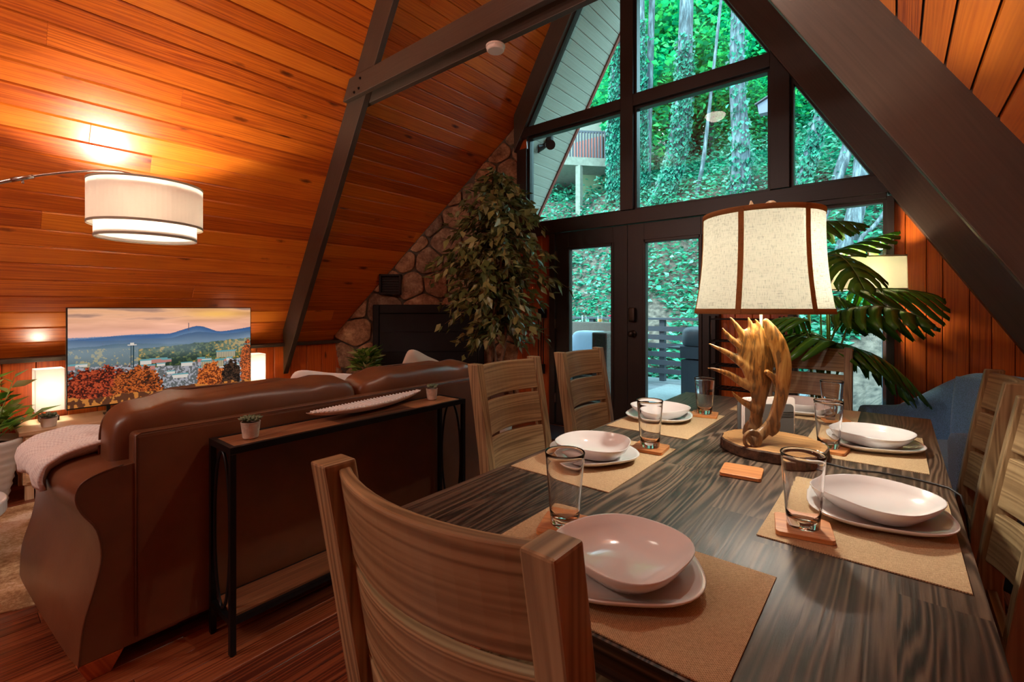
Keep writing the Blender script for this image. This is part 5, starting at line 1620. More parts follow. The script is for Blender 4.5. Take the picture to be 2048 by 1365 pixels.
# local frame: +Y front, X across
def shell(mb, inner=False):
    n = 48; m = 10
    def f(u, v):
        a = radians(-20) + radians(220) * u        # from right arm front round the back to the left arm front
        rx, ry = (.345, .33)
        x = cos(a) * rx; y = -sin(a) * ry
        arm = 0
        k = min(u, 1 - u)                           # 0 at the arm fronts, .5 at the back
        if k < .14:
            s_ = (k / .14); y = y * s_ + (.28 + .0) * (1 - s_) if False else y
        top = .60 + .235 * (0.5 - .5 * cos(pi * min(1, max(0, (k - .10) / .30))))
        th = .085
        return x, y, top, th, a
    secs = []
    path = []
    # straight arms then half ellipse back
    for i in range(9): path.append((.335, .30 - .30 * i / 8, 0.0 + .17 * i / 8))
    for i in range(1, 32): a = pi * i / 32; path.append((.335 * cos(a), -.33 * sin(a) ** .9, .17 + .66 * i / 32))
    for i in range(9): path.append((-.335, .30 * i / 8, .83 + .17 * i / 8))
    M_ = len(path)
    for i, (x, y, u) in enumerate(path):
        p0 = Vector(path[max(0, i - 1)][:2]); p1 = Vector(path[min(M_ - 1, i + 1)][:2]); t_ = (p1 - p0).normalized(); nr = Vector((t_.y, -t_.x))  # outward
        if nr.dot(Vector((x, y + .05))) < 0: nr = -nr
        k = min(u, 1 - u); top = .615 + .225 * (.5 - .5 * cos(pi * min(1, max(0, (k - .12) / .26))))
        lean = .05 * min(1, k / .4)
        endr = 1.0 if 0 < i < M_ - 1 else .86
        prof = [(.038, .10), (.042, .3), (.046 + lean * .6, top - .10), (.050 + lean, top - .04), (.030 + lean, top - .005), (0 + lean, top), (-.030 + lean, top - .008), (-.048 + lean, top - .045), (-.046 + lean * .6, top - .11), (-.042, .40), (-.042, .10)]
        for (o_, z) in prof:
            mb.v.append((x + nr.x * o_ * endr, y + nr.y * o_ * endr, z))
    K = 11
    for i in range(M_ - 1):
        for k in range(K):
            k2 = (k + 1) % K; mb.face([i * K + k, i * K + k2, (i + 1) * K + k2, (i + 1) * K + k])
    mb.face([k for k in range(K)][::-1]); mb.face([(M_ - 1) * K + k for k in range(K)])
mb = MB(); shell(mb); sh = mb.build('tub_back', M['blue_fabric'], ac, smooth=True)
mm = sh.modifiers.new('bev', 'BEVEL'); mm.width = .02; mm.segments = 3; mm.limit_method = 'ANGLE'; mm.angle_limit = radians(50)
mb = MB(); mb.superbox((0, .03, .36), (.58, .60, .15), .35, 36); mb.build('seat_cushion', M['blue_fabric'], ac, smooth=True)
mb = MB(); mb.superbox((0, .02, .20), (.60, .58, .20), .25, 36); mb.build('seat_base', M['blue_fabric'], ac, smooth=True)
mb = MB()
def pad(u, v):
    a = radians(35 + 110 * u); z = .44 + .375 * v; k = 1 - .12 * v
    puff = .035 * sin(pi * u) ** .4 * sin(pi * v) ** .4
    return (.285 * cos(a), -(.262 + .05 * v) * sin(a) + puff, z)
mb.grid(pad, 30, 20); mb.build('back_pad', M['blue_fabric'], ac, smooth=True, thick=.02)
for (u, v) in ((.3, .72), (.5, .72), (.7, .72), (.2, .36), (.4, .36), (.6, .36), (.8, .36)):
    p = pad(u, v); mb = MB(); mb.superbox((p[0], p[1] + .010, p[2]), (.030, .014, .030), .9, 14); mb.build('button', M['blue_fabric'], ac, smooth=True)
for (x, y) in ((-.24, .22), (.24, .22), (-.22, -.2), (.22, -.2)):
    mb = MB(); mb.tube([(x, y, .12), (x * 1.08, y * 1.08, 0)], [.02, .012], 12); mb.build('leg', M['bronze'], ac)
st_ = thing('side_table', 'small round dark wood side table between the blue armchair and dining chair', 'side table', (.46, 3.02, 0))
mb = MB(); mb.lathe([(.0001, .575), (.165, .575), (.17, .58), (.17, .603), (.165, .608), (.0001, .608)], n=48); mb.uv = [[(mb.v[i][0], mb.v[i][1]) for i in f] for f in mb.f]; mb.build('table_top', M['table'], st_)
mb = MB(); mb.tube([(0, 0, .02), (0, 0, .575)], .016, 14); mb.lathe([(.0001, 0), (.13, 0), (.13, .012), (.02, .02)], n=36); mb.build('pedestal', M['black_metal'], st_)
# small green plant visible behind the right chairs
gp = thing('potted_plant', 'low green potted plant on a stool behind the chairs at the right edge', 'potted plant', (.74, 3.30, 0))
mb = MB(); mb.lathe([(.0001, 0), (.13, 0), (.13, .62), (.0001, .62)], n=32); mb.build('stool', M['table_dark'], gp)
mb = MB(); mb.lathe([(.0001, .62), (.06, .62), (.085, .76), (.075, .76), (.0001, .745)], n=32); mb.build('pot', M['pot_white'], gp)
r_ = np.random.default_rng(3); n = 70; a = r_.random(n) * 6.28; P = np.stack([.74 + cos(0) * .02 * np.cos(a), 3.30 + .02 * np.sin(a), np.full(n, .745)], 1); D = np.stack([np.cos(a), np.sin(a), .3 + r_.random(n)], 1)
leaf_cloud('foliage', M['houseplant'], P, D, .15, .045, gp, 5)

# ------------------------------------------------------------------ arc lamp over the sofa
KS = 1.213
def ks(x, y, z): return Vector((x * KS, y * KS, CAMZ + (z - CAMZ) * KS))
AX, AY = -2.90 * KS, .67 * KS
al = thing('arc_lamp', 'arched nickel floor lamp with a two-tier white drum shade over the sofa', 'lamp', (-3.42 * KS, -.62 * KS, 0))
mb = MB(); mb.lathe([(.0001, 0), (.17, 0), (.17, .03), (.165, .035), (.0001, .035)], (-3.42 * KS, -.62 * KS, 0), 48); mb.build('base', M['marble'], al, world=True)
arc = []
P0, P1 = Vector((-3.42 * KS, -.62 * KS, .035)), ks(-2.90, .67, 1.875)
top_ = [P0, ks(-3.42, -.62, .9), ks(-3.36, -.48, 1.30), ks(-3.19, -.05, 1.66), ks(-3.10, .18, 1.79), ks(-3.02, .38, 1.865), ks(-2.94, .55, 1.895), P1]
Q_ = []
for i in range(len(top_) - 1):
    p0 = top_[max(i - 1, 0)]; p1 = top_[i]; p2 = top_[i + 1]; p3 = top_[min(i + 2, len(top_) - 1)]
    for k in range(6):
        u = k / 6; Q_.append(.5 * ((2 * p1) + (-p0 + p2) * u + (2 * p0 - 5 * p1 + 4 * p2 - p3) * u * u + (-p0 + 3 * p1 - 3 * p2 + p3) * u ** 3))
Q_.append(P1)
mb = MB(); mb.tube(Q_, [.011 if i < 26 else .0075 for i in range(len(Q_))], 10); mb.build('arched_pole', M['chrome'], al, smooth=True, world=True)
mb = MB(); jn = Q_[26]; mb.tube([Q_[25], Q_[26], Q_[27]], .013, 10); mb.tube([jn, jn + Vector((.0, .0, -.022))], .005, 8); mb.superbox(jn + Vector((0, 0, -.026)), (.014, .014, .014), .8, 10); mb.build('joint', M['chrome'], al, smooth=True, world=True)
def drum(r, z0, z1, nm, mat, rt=None):
    r *= KS; z0 = CAMZ + (z0 - CAMZ) * KS; z1 = CAMZ + (z1 - CAMZ) * KS
    mb = MB(); mb.lathe([(r, z0), (r, z1), (r - .002, z1), (r - .002, z0)], (AX, AY, 0), 72, closed=True)
    return mb.build(nm, mat, al, smooth=False, world=True)
drum(.232, 1.640, 1.838, 'upper_shade', M['white_shade']); drum(.205, 1.575, 1.80, 'lower_shade', M['white_shade'])
drum(.2335, 1.632, 1.644, 'shade_trim', M['shade_trim']); drum(.2335, 1.832, 1.842, 'shade_trim', M['shade_trim']); drum(.2065, 1.570, 1.582, 'shade_trim', M['shade_trim'])
mb = MB(); mb.lathe([(.0001, 1.665), (.246, 1.665), (.246, 1.668), (.0001, 1.668)], (AX, AY, 0), 60); mb.build('diffuser', M['white_shade'], al, world=True)
mb = MB()
for k in range(3): a = 2 * pi * k / 3; mb.tube([(AX, AY, 1.946), (AX + .279 * cos(a), AY + .279 * sin(a), 1.946)], .0025, 6)
mb.tube([(AX, AY, 2.018), (AX, AY, 1.849)], .008, 8); mb.build('spider', M['chrome'], al, world=True)
mb = MB(); mb.superbox((AX, AY, 1.8), (.06, .06, .09), .9, 14); mb.build('light_bulb', M['bulb'], al, smooth=True, world=True)
light('arc_lamp_light', 'POINT', (AX, AY, 1.8), 55, (1, .90, .73), .04)

# ------------------------------------------------------------------ far left: plant, cowhide, round table
wp = thing('potted_plant', 'leafy variegated plant in a ribbed white pot at the left edge', 'potted plant', (-4.36, .18, 0))
mb = MB(); prof = [(.0001, 0), (.105, 0)]
for i in range(28): u = i / 27; prof.append((.108 + .075 * u + .004 * sin(u * 28 * pi / 1.6), .01 + .40 * u))
prof += [(.17, .41), (.165, .38), (.0001, .375)]
mb.lathe(prof, n=48); mb.build('pot', M['pot_white'], wp, smooth=True)
mb = MB(); mb.lathe([(.164, .378), (.0001, .38)], n=24); mb.build('soil', M['soil'], wp)
r_ = np.random.default_rng(8)
P, D = [], []
stm = MB()
for k in range(26):
    a = r_.random() * 6.28; hgt = .12 + r_.random() * .28; sp = .06 + r_.random() * .16; b0 = Vector((-4.36 + .05 * cos(a), .18 + .05 * sin(a), .38))
    e = b0 + Vector((cos(a) * sp, sin(a) * sp, hgt)); stm.tube([b0, b0.lerp(e, .5) + Vector((0, 0, .03)), e], [.004, .0035, .002], 5)
    for q in range(9):
        u = .35 + .65 * q / 8; p = b0.lerp(e, u); b_ = a + (1.2 if q % 2 else -1.2) + r_.normal() * .4; P.append(tuple(p)); D.append((cos(b_), sin(b_), .35 + .5 * r_.random()))
stm.build('stems', M['stem'], wp, smooth=True, world=True)
leaf_cloud('foliage', M['houseplant'], np.array(P), np.array(D), .115, .052, wp, 6)
# plant on the hearth
hp = thing('potted_plant', 'bushy bright green plant on the hearth left of the fireplace', 'potted plant', (-4.16, 2.80, .40))
hp.location = (-4.20, 2.78, .402)
mb = MB(); mb.lathe([(.0001, 0), (.065, 0), (.09, .17), (.08, .17), (.0001, .155)], n=32); mb.build('pot', M['pot_white'], hp)
n = 260; a = r_.random(n) * 6.28; h_ = r_.random(n); P = np.stack([-4.20 + .11 * h_ * np.cos(a), 2.78 + .11 * h_ * np.sin(a), .58 + .20 * r_.random(n)], 1); D = np.stack([np.cos(a), np.sin(a), .1 + .9 * r_.random(n)], 1)
leaf_cloud('foliage', M['houseplant'], P, D, .10, .038, hp, 7)
# cowhide
mb = MB(); K = 90; out_ = []
base_o = [(-2.72, .30), (-2.85, .02), (-3.05, -.30), (-3.20, -.75), (-3.6, -.95), (-3.9, -.60), (-4.0, -.30), (-3.72, -.06), (-3.62, .02), (-3.75, .10), (-4.05, .05), (-4.22, .20), (-4.20, .80), (-4.15, 1.35), (-3.9, 1.75), (-3.4, 1.9), (-3.0, 1.6), (-2.8, 1.1), (-2.75, .7)]
pts = base_o
for _ in range(3):
    q = []
    for i in range(len(pts)):
        a, b = Vector(pts[i]), Vector(pts[(i + 1) % len(pts)]); q += [tuple(a * .75 + b * .25), tuple(a * .25 + b * .75)]
    pts = q
random.seed(4); pts = [(p[0] + random.uniform(-.004, .004), p[1] + random.uniform(-.004, .004)) for p in pts]
mb.prism(pts, 'z', .001, .006); o = mb.build('cowhide_rug', M['hide']); tag(o, 'tan and white cowhide rug on the floor at the left', 'rug')
rt = thing('coffee_table', 'low round white marble table cut off by the left edge', 'coffee table', (-3.50, -.07, 0))
mb = MB(); mb.lathe([(.0001, .215), (.295, .215), (.30, .22), (.30, .275), (.295, .28), (.0001, .28)], n=64); mb.build('top', M['marble'], rt, bevel=.002)
mb = MB(); mb.lathe([(.0001, .007), (.16, .007), (.14, .10), (.16, .2145), (.0001, .2145)], n=48); mb.build('base', M['marble'], rt)

# ------------------------------------------------------------------ rack beside the doors
rk = thing('metal_rack', 'black metal rack with wire shelves beside the french doors', 'rack', (-1.0, 4.05, 0))
RX0, RX1, RY0, RY1 = -1.155, -.66, 3.93, 4.10
for x in (RX0, RX1):
    for y in (RY0, RY1):
        mb = MB(); mb.tube([(x, y, 0), (x, y, 1.165)], .008, 8); mb.build('post', M['black_metal'], rk, world=True)
for z in (.12, .36, .585, .77, .965, 1.14):
    mb = MB()
    for (a, b) in (((RX0, RY0), (RX1, RY0)), ((RX0, RY1), (RX1, RY1)), ((RX0, RY0), (RX0, RY1)), ((RX1, RY0), (RX1, RY1))): mb.tube([(a[0], a[1], z), (b[0], b[1], z)], .006, 6)
    for k in range(1, 12): x = RX0 + (RX1 - RX0) * k / 12; mb.tube([(x, RY0, z + .004), (x, RY1, z + .004)], .0025, 5)
    for k in range(1, 5): y = RY0 + (RY1 - RY0) * k / 5; mb.tube([(RX0, y, z), (RX1, y, z)], .0025, 5)
    mb.build('wire_shelf', M['black_metal'], rk, world=True)
# hanging poker set left of the doors
pk = thing('fireplace_tools', 'dark fireplace tools hanging on the pine boards left of the doors', 'tools', (-2.98, 4.18, 1.0))
mb = MB(); mb.box(-3.03, -2.93, 4.165, 4.193, 1.12, 1.22); mb.build('hook_plate', M['black_metal'], pk, world=True)
for k in range(3):
    x = -3.015 + k * .035; mb = MB(); mb.tube([(x, 4.155, 1.16), (x, 4.15, .62)], .005, 6); mb.box(x - .014, x + .014, 4.14, 4.158, .52, .62); mb.build('tool', M['black_metal'], pk, world=True)

mb = MB(); mb.box(-2.80, -2.05, 3.62, 4.06, .001, .012); o = mb.build('doormat', plain('doormat_fibre', (.02, .025, .04), .95, bmp=.8, bscale=150), bevel=.003); tag(o, 'dark doormat on the floor inside the french doors', 'doormat')
# ------------------------------------------------------------------ hanging lamps above and behind (seen mirrored in the glass)
pd = thing('pendant_lamp', 'wide drum pendant hanging over the dining table', 'lamp', (-.615, 2.0, 3.06))
mb = MB(); mb.lathe([(.135, -.045), (.135, .045), (.133, .045), (.133, -.045)], n=48, closed=True); mb.build('lamp_shade', M['white_shade'], pd)
mb = MB(); mb.tube([(0, 0, .0), (0, 0, zR(-.615, ORN) - 3.06 - .005)], .004, 8); mb.build('cord', M['black_plastic'], pd)
mb = MB(); mb.superbox((0, 0, 0), (.06, .06, .08), .9, 12); mb.build('light_bulb', M['bulb'], pd, smooth=True)
light('pendant_light', 'POINT', (-.615, 2.0, 3.06), 32, (1, .92, .80), .04)
fn_ = thing('globe_lamp', 'opal bowl lamp hanging from the ridge behind the collar beam', 'lamp', (-2.10, 1.0, 4.12))
mb = MB(); mb.lathe([(.0001, -.08), (.07, -.07), (.12, -.04), (.145, .0), (.14, .015), (.0001, .015)], n=40); mb.build('glass_bowl', M['bulb_glass'], fn_, smooth=True)
mb = MB(); mb.tube([(0, 0, .01), (0, 0, .65)], .012, 10); mb.lathe([(.05, .01), (.07, .05), (.0001, .06)], n=24); mb.build('stem', M['bronze'], fn_)

# ------------------------------------------------------------------ outdoors
def dboards():
    mb = MB(); y = 4.32
    while y < 8.15: mb.box(-7.5, -1.0, y, y + .135, -.07, -.035, (1, 0, 0)); y += .141
    return mb.build('deck', M['deck'])
o = dboards(); tag(o, 'weathered grey board deck outside the french doors', 'deck', kind='structure')
mb = MB(); mb.prism([(-2.95, 5.1), (-1.15, 5.05), (-1.10, 7.55), (-2.9, 7.65)], 'z', -.034, -.026); o = mb.build('outdoor_rug', M['rug_out']); tag(o, 'pale grey rug lying on the deck outside', 'rug')
rl = thing('deck_railing', 'dark horizontal board railing at the far edge of the deck', 'railing', (-4, 7.9, 0))
for x in (-7.3, -5.9, -4.5, -3.12, -1.75):
    mb = MB(); mb.box(x - .045, x + .045, 7.91, 8.0, -.3, 1.02); mb.build('post', M['rail'], rl, world=True)
for k in range(6):
    z = .10 + k * .145; mb = MB(); mb.box(-7.4, -1.65, 7.88, 7.909, z, z + .085, (1, 0, 0)); mb.build('rail_board', M['rail'], rl, world=True)
mb = MB(); mb.box(-7.4, -1.62, 7.86, 8.02, 1.021, 1.055, (1, 0, 0)); mb.build('top_rail', M['rail'], rl, world=True)
rl2 = thing('deck_railing', 'dark railing post and boards outside the lower right of the tall window', 'railing', (.3, 6.4, 0))
mb = MB(); mb.box(-.11, .02, 6.35, 6.44, -.6, .98); mb.build('post', M['rail'], rl2, world=True)
for k in range(5): mb = MB(); mb.box(-.02, 1.6, 6.36, 6.39, .1 + k * .16, .19 + k * .16); mb.build('rail_board', M['rail'], rl2, world=True)
# grill
gr = thing('grill', 'dark covered grill standing on the deck by the railing', 'grill', (-2.02, 6.6, -.035))
mb = MB(); mb.superbox((0, 0, .86), (.52, .42, .30), .5, 24); mb.build('lid', M['rail'], gr, smooth=True)
mb = MB(); mb.box(-.25, .25, -.2, .2, .58, .74); mb.box(-.42, -.25, -.18, .18, .70, .72); mb.build('firebox', M['rail'], gr)
mb = MB(); mb.box(-.24, .24, -.19, .19, .0, .56); mb.build('cabinet', M['rail'], gr)
# wicker sofa with cushions
ws = thing('outdoor_sofa', 'dark wicker sofa with pale blue-grey cushions on the deck', 'sofa', (-3.6, 5.5, -.035))
mb = MB(); mb.box(-4.5, -2.74, 5.16, 5.26, 0, .70); mb.build('wicker_back', M['wicker'], ws, world=True, bevel=.02) if False else None
mb = MB(); mb.box(-4.9, -3.02, 5.30, 6.2, -.03, .36); mb.build('wicker_base', M['wicker'], ws, world=True, bevel=.02)
mb = MB(); mb.box(-3.0, -2.78, 5.28, 6.2, -.03, .92); mb.build('wicker_arm', M['wicker'], ws, world=True, bevel=.02)
mb = MB(); mb.superbox((-3.9, 5.72, .47), (1.78, .80, .22), .3, 30); mb.build('seat_cushion', M['cushion_out'], ws, smooth=True, world=True)
for x in (-4.3, -3.38):
    mb = MB(); mb.superbox((x, 6.08, .68), (.78, .22, .42), .4, 24, Matrix.Rotation(radians(-12), 3, 'X')); mb.build('back_cushion', M['cushion_out'], ws, smooth=True, world=True)
bt = thing('bar_table', 'high dark wooden bar table against the deck railing', 'table', (-4.3, 7.3, -.035))
mb = MB(); mb.box(-5.3, -3.35, 7.10, 7.55, .93, .975); mb.build('table_top', M['wicker'], bt, world=True)
mb = MB(); mb.box(-5.3, -3.35, 7.10, 7.13, .74, .929); mb.build('apron', M['wicker'], bt, world=True)
for x in (-5.2, -3.42): mb = MB(); mb.box(x - .04, x + .04, 7.14, 7.5, -.03, .929); mb.build('leg', M['wicker'], bt, world=True)
def jar(x, y, c, label, h=.12, nm='candle_jar', cat='jar'):
    mb = MB(); mb.lathe([(.0001, 0), (.05, 0), (.05, h), (.045, h), (.045, .01), (.0001, .01)], n=20); o = mb.build(nm, M['glass']); o.location = (x, y, .976); tag(o, label, cat)
    return o
j1 = jar(-3.98, 7.3, None, 'small clear jar with orange glow on the outdoor bar table'); 
mb = MB(); mb.lathe([(.0001, .012), (.04, .012), (.04, .06), (.0001, .06)], n=16); mb.build('candle', plain('orange_wax', (.8, .35, .08), .5), j1)
j2 = jar(-4.28, 7.28, None, 'empty clear jar on the outdoor bar table left of the orange candle')
j3 = jar(-3.45, 7.3, None, 'tall clear jar at the right end of the outdoor bar table', .2)
fp_ = thing('flower_pot', 'small pot of bright pink flowers on the outdoor bar table', 'flower pot', (-3.70, 7.32, .976))
mb = MB(); mb.lathe([(.0001, 0), (.04, 0), (.055, .07), (.0001, .065)], n=20); mb.build('pot', M['pot_white'], fp_)
r_ = np.random.default_rng(2); n = 60; a = r_.random(n) * 6.28; P = np.stack([-3.70 + .05 * r_.normal(size=n), 7.32 + .05 * r_.normal(size=n), 1.06 + .03 * r_.random(n)], 1); D = np.stack([np.cos(a), np.sin(a), .5 + 0 * a], 1)
leaf_cloud('blossom', plain('pink_petals', (.9, .10, .25), .6), P, D, .05, .04, fp_, 2)

# hillside
def hz(x, y):
    d = y - 8.4
    base = -1.1 + .02 * x
    if d > 0: base = -1.1 + 1.0 * min(d, 6) + .42 * max(0, d - 6) + .10 * sin(x * .6) * min(1, d / 4)
    if x > -1.2 and y < 9.5:
        base = max(base, -1.1 + .35 * max(0, y - 5.2) * min(1, (x + 1.2) / 1.5))
    return base + .12 * sin(x * 1.7 + y * .9) + .08 * sin(x * .5 - y * 2.1)
mb = MB(); mb.grid(lambda u, v: ((u - .5) * 70 - 6, 4.6 + 42 * v, hz((u - .5) * 70 - 6, 4.6 + 42 * v)), 90, 90)
o = mb.build('hillside', M['hill'], smooth=True); struct(o, 'steep wooded hillside behind the cabin')
r_ = np.random.default_rng(12)
def frustum_pts(n, dmin, dmax, pw=1.0):
    d = dmin + (dmax - dmin) * r_.random(n) ** pw; l = (r_.random(n) * 1500 + 650 - 1024 + 50) / 940 * d * 1.15
    return FX * d + RXX * l, FY * d + RYY * l
x, y = frustum_pts(130000, 8.2, 30, 1.5)
k = (y > 8.3) | ((x > -.9) & (y > 5.2)); x, y = x[k], y[k]
z = np.array([hz(a, b) for a, b in zip(x, y)])
patch = np.sin(x * 1.3 + 1) * np.sin(y * 1.1) + .5 * np.sin(x * 3.1 + y * 2.3); k = (patch > -1.1) | (y > 14)
x, y, z, patch = x[k], y[k], z[k], patch[k]
hh = np.abs(r_.normal(size=len(x))) * .22 * (1 + np.clip(patch, 0, 1)) * np.clip((y - 7) / 6, .5, 2.2)
P = np.stack([x, y, z + hh], 1); a = r_.random(len(x)) * 6.28; D = np.stack([np.cos(a), np.sin(a) - .3, .2 + .6 * r_.normal(size=len(x)) * .5], 1)
o = leaf_cloud('ground_cover', M['under'], P, D, .135, .09, None, 13); tag(o, 'leafy ground cover and ferns carpeting the hillside', 'ground cover', kind='stuff')

# trees placed where the photo shows their trunks
ivymat = M['ivy']
def tree(pts, depth, wpx, label, ivy=0, crown=1, seed=1):
    rr = np.random.default_rng(seed)
    # stand the trunk where the sight line of its foot meets the hillside
    dd = 8.5
    while dd < 34:
        g_ = at(pts[-1][0], pts[-1][1], dd)
        if g_.z < hz(g_.x, g_.y) + .05: break
        dd += .1
    depth = dd
    P_ = [at(p[0], p[1], depth) for p in pts]
    b = P_[-1]; gz = hz(b.x, b.y)
    if b.z > gz: P_.append(Vector((b.x + (P_[-1].x - P_[-2].x) * .2, b.y, gz - .2)))
    tp = P_[0]; tops = tp + (P_[0] - P_[1]).normalized() * 5
    P_ = [tops] + P_
    rad0 = wpx / 2 * depth / 940
    t = thing('tree', label, 'tree', (P_[-1].x, P_[-1].y, P_[-1].z), 0, 'trees on the hillside')
    sm = []; rd = []
    for i in range(len(P_) - 1):
        p0 = P_[max(i - 1, 0)]; p1 = P_[i]; p2 = P_[i + 1]; p3 = P_[min(i + 2, len(P_) - 1)]
        for k in range(5):
            u = k / 5; sm.append(.5 * ((2 * p1) + (-p0 + p2) * u + (2 * p0 - 5 * p1 + 4 * p2 - p3) * u * u + (-p0 + 3 * p1 - 3 * p2 + p3) * u ** 3))
            f = (i + u) / (len(P_) - 1); rd.append(rad0 * (.55 + .6 * f + (.25 * max(0, f - .8) * 5 * .6)))
    sm.append(P_[-1]); rd.append(rad0 * 1.35)
    mb = MB(); mb.tube(sm, rd, 14); mb.build('trunk', M['trunk'], t, smooth=True, world=True)
    if ivy:
        n = int(2600 * ivy); s_ = rr.random(n); idx = (np.clip(s_, 0, .999) * (len(sm) - 1)).astype(int)
        keep = sm
        a = rr.random(n) * 6.28; pp = []
        for q in range(n):
            lo = int(len(sm) * .30); i_ = lo + int(rr.random() ** .8 * (len(sm) - 1 - lo)); c = sm[i_].lerp(sm[min(i_ + 1, len(sm) - 1)], rr.random()); aa = a[q] if rr.random() < .35 else -1.2 + rr.normal() * .7
            R_ = rd[i_] * 1.08 + .02; pp.append((c.x + cos(aa) * R_, c.y + sin(aa) * R_, c.z))
        D = np.stack([np.cos(a) * .4, np.sin(a) * .4 - .5, -1 + 0 * a], 1)
        leaf_cloud('ivy', ivymat, np.array(pp), D, .13, .10, t, seed + 50)
    return t
def crownpts(c, R_, n, rr):
    P = []; m = 9
    cs = [c + np.array([rr.normal() * R_[0] * .5, rr.normal() * R_[1] * .5, rr.normal() * R_[2] * .5]) for _ in range(m)]
    for q in cs:
        k = n // m; v = rr.normal(size=(k, 3)); v /= np.linalg.norm(v, axis=1, keepdims=True); v *= (rr.random((k, 1)) ** .4)
        P.append(q + v * np.array(R_) * .55)
    return np.concatenate(P)
tl = [
    ([(1247, -60), (1240, 120), (1234, 280), (1240, 400)], 13, 34, 1.0, 'ivy covered tree trunk just left of the centre window post'),
    ([(1306, -60), (1301, 100), (1296, 250), (1292, 380)], 15, 17, 0, 'thin pale birch trunk just right of the centre window post'),
    ([(1376, -80), (1370, 100), (1367, 200), (1350, 320), (1320, 405)], 14, 38, .9, 'thick tree trunk bending left at its ivy covered foot in the middle pane'),
    ([(1478, -80), (1474, 150), (1482, 300), (1478, 400)], 16, 34, .15, 'thick straight grey trunk right of the middle of the middle pane'),
    ([(1428, 130), (1415, 250), (1405, 330), (1393, 392)], 13, 9, 0, 'slender pale leaning sapling in the middle pane'),
    ([(1186, 60), (1172, 230), (1172, 300), (1178, 380)], 11.5, 22, 0, 'pale trunk standing in front of the neighbouring cabin'),
    ([(1282, -60), (1284, 150), (1285, 300), (1290, 390)], 20, 18, .8, 'dark ivy covered trunk behind the birch'),
    ([(1665, 120), (1640, 230), (1622, 300), (1604, 372)], 12, 26, .2, 'dark trunk leaning right in the small triangular pane'),
    ([(1706, 180), (1698, 270), (1682, 330), (1668, 380)], 14, 20, 0, 'grey leaning trunk near the right corner of the triangular pane'),
    ([(1728, 230), (1724, 320), (1712, 420), (1686, 510)], 10, 34, 0, 'massive grey trunk in the tall window beside the floor lamp'),
    ([(1566, 60), (1552, 220), (1546, 300), (1545, 390)], 14, 14, 0, 'thin grey trunk at the right edge of the middle pane'),
    ([(1690, 330), (1664, 400), (1640, 450), (1612, 510)], 12, 16, 0, 'thinner trunk slanting left behind the massive trunk in the tall window'),
    ([(1800, 370), (1776, 412), (1752, 448), (1722, 478), (1716, 520)], 8.5, 9, 0, 'dark curved branch-like sapling in the tall window'),
    ([(1116, 250), (1106, 330), (1100, 400)], 12, 11, 0, 'slim grey trunk at the left edge of the cabin view'),
]
for i, (p, d, wp_, iv, lb) in enumerate(tl): tree(p, d, wp_, lb, iv, 1, 100 + i)
# leafy crowns: background trees with crown and trunk, three kinds copied
protos = []
for k in range(3):
    rr = np.random.default_rng(300 + k)
    t = thing('tree', 'x', 'tree', (0, 0, 0), 0, 'leafy trees filling the hillside')
    mb = MB(); mb.tube([(0, 0, -2), (.1, 0, 2), (0, .1, 6), (.2, 0, 9)], [.16, .13, .10, .04], 10); mb.build('trunk', M['trunk'], t, smooth=True)
    P = np.concatenate([crownpts(np.array([0, 0, 4.2 + 1.6 * q]), (2.4 - .3 * q, 2.4 - .3 * q, 1.5), 4800, rr) for q in range(3)])
    a = rr.random(len(P)) * 6.28; D = np.stack([np.cos(a), np.sin(a), -.2 + .3 * rr.normal(size=len(P))], 1)
    leaf_cloud('foliage', M['forest'], P, D, .19, .14, t, 310 + k); protos.append(t)
spots = []
rr = np.random.default_rng(77)
rows = ((18.5, 'lowest', (1330, 1440, 1540, 1650, 1760), -2.2), (22, 'second', (960, 1075, 1265, 1390, 1500, 1600, 1710, 1830), -1.5), (26, 'third', (940, 1090, 1210, 1320, 1430, 1540, 1650, 1760, 1880), -1.0), (32, 'topmost', (930, 1060, 1190, 1300, 1400, 1500, 1610, 1720, 1850), 1))
cols = ((985, 'behind the stone corner'), (1050, 'behind the ficus tree'), (1110, 'left of the neighbouring cabin'), (1230, 'just behind the neighbouring cabin'), (1290, 'behind the birch'), (1350, 'left of the thick bent trunk'), (1415, 'right of the thick bent trunk'), (1470, 'left of the straight grey trunk'), (1520, 'behind the bird house side of the middle pane'), (1580, 'behind the right window post'), (1630, 'in the small triangular pane'), (1690, 'above the tall window'), (1740, 'over the massive trunk'), (1800, 'over the floor lamp'), (9999, 'beyond the right wall'))
for (dep, rw, pxs, dz) in rows:
    for p in pxs:
        q = at(p + rr.normal() * 8, 300, dep + rr.normal() * .6)
        spots.append((q.x, q.y, hz(q.x, q.y) + dz + rr.random() * 1.0, 'leafy tree %s, %s row up the hillside' % (next(c[1] for c in cols if p <= c[0]), rw)))
for i, (x, y, z, lb) in enumerate(spots):
    pr_ = protos[i % 3]
    if i < 3: o = pr_; o.location = (x, y, z)
    else: o = copy_tree(pr_, (x, y, z))
    o['label'] = lb; o['group'] = 'leafy trees filling the hillside'
    o.rotation_euler = (0, 0, rr.random() * 6.28); s_ = .85 + rr.random() * .4; o.scale = (s_, s_, s_)

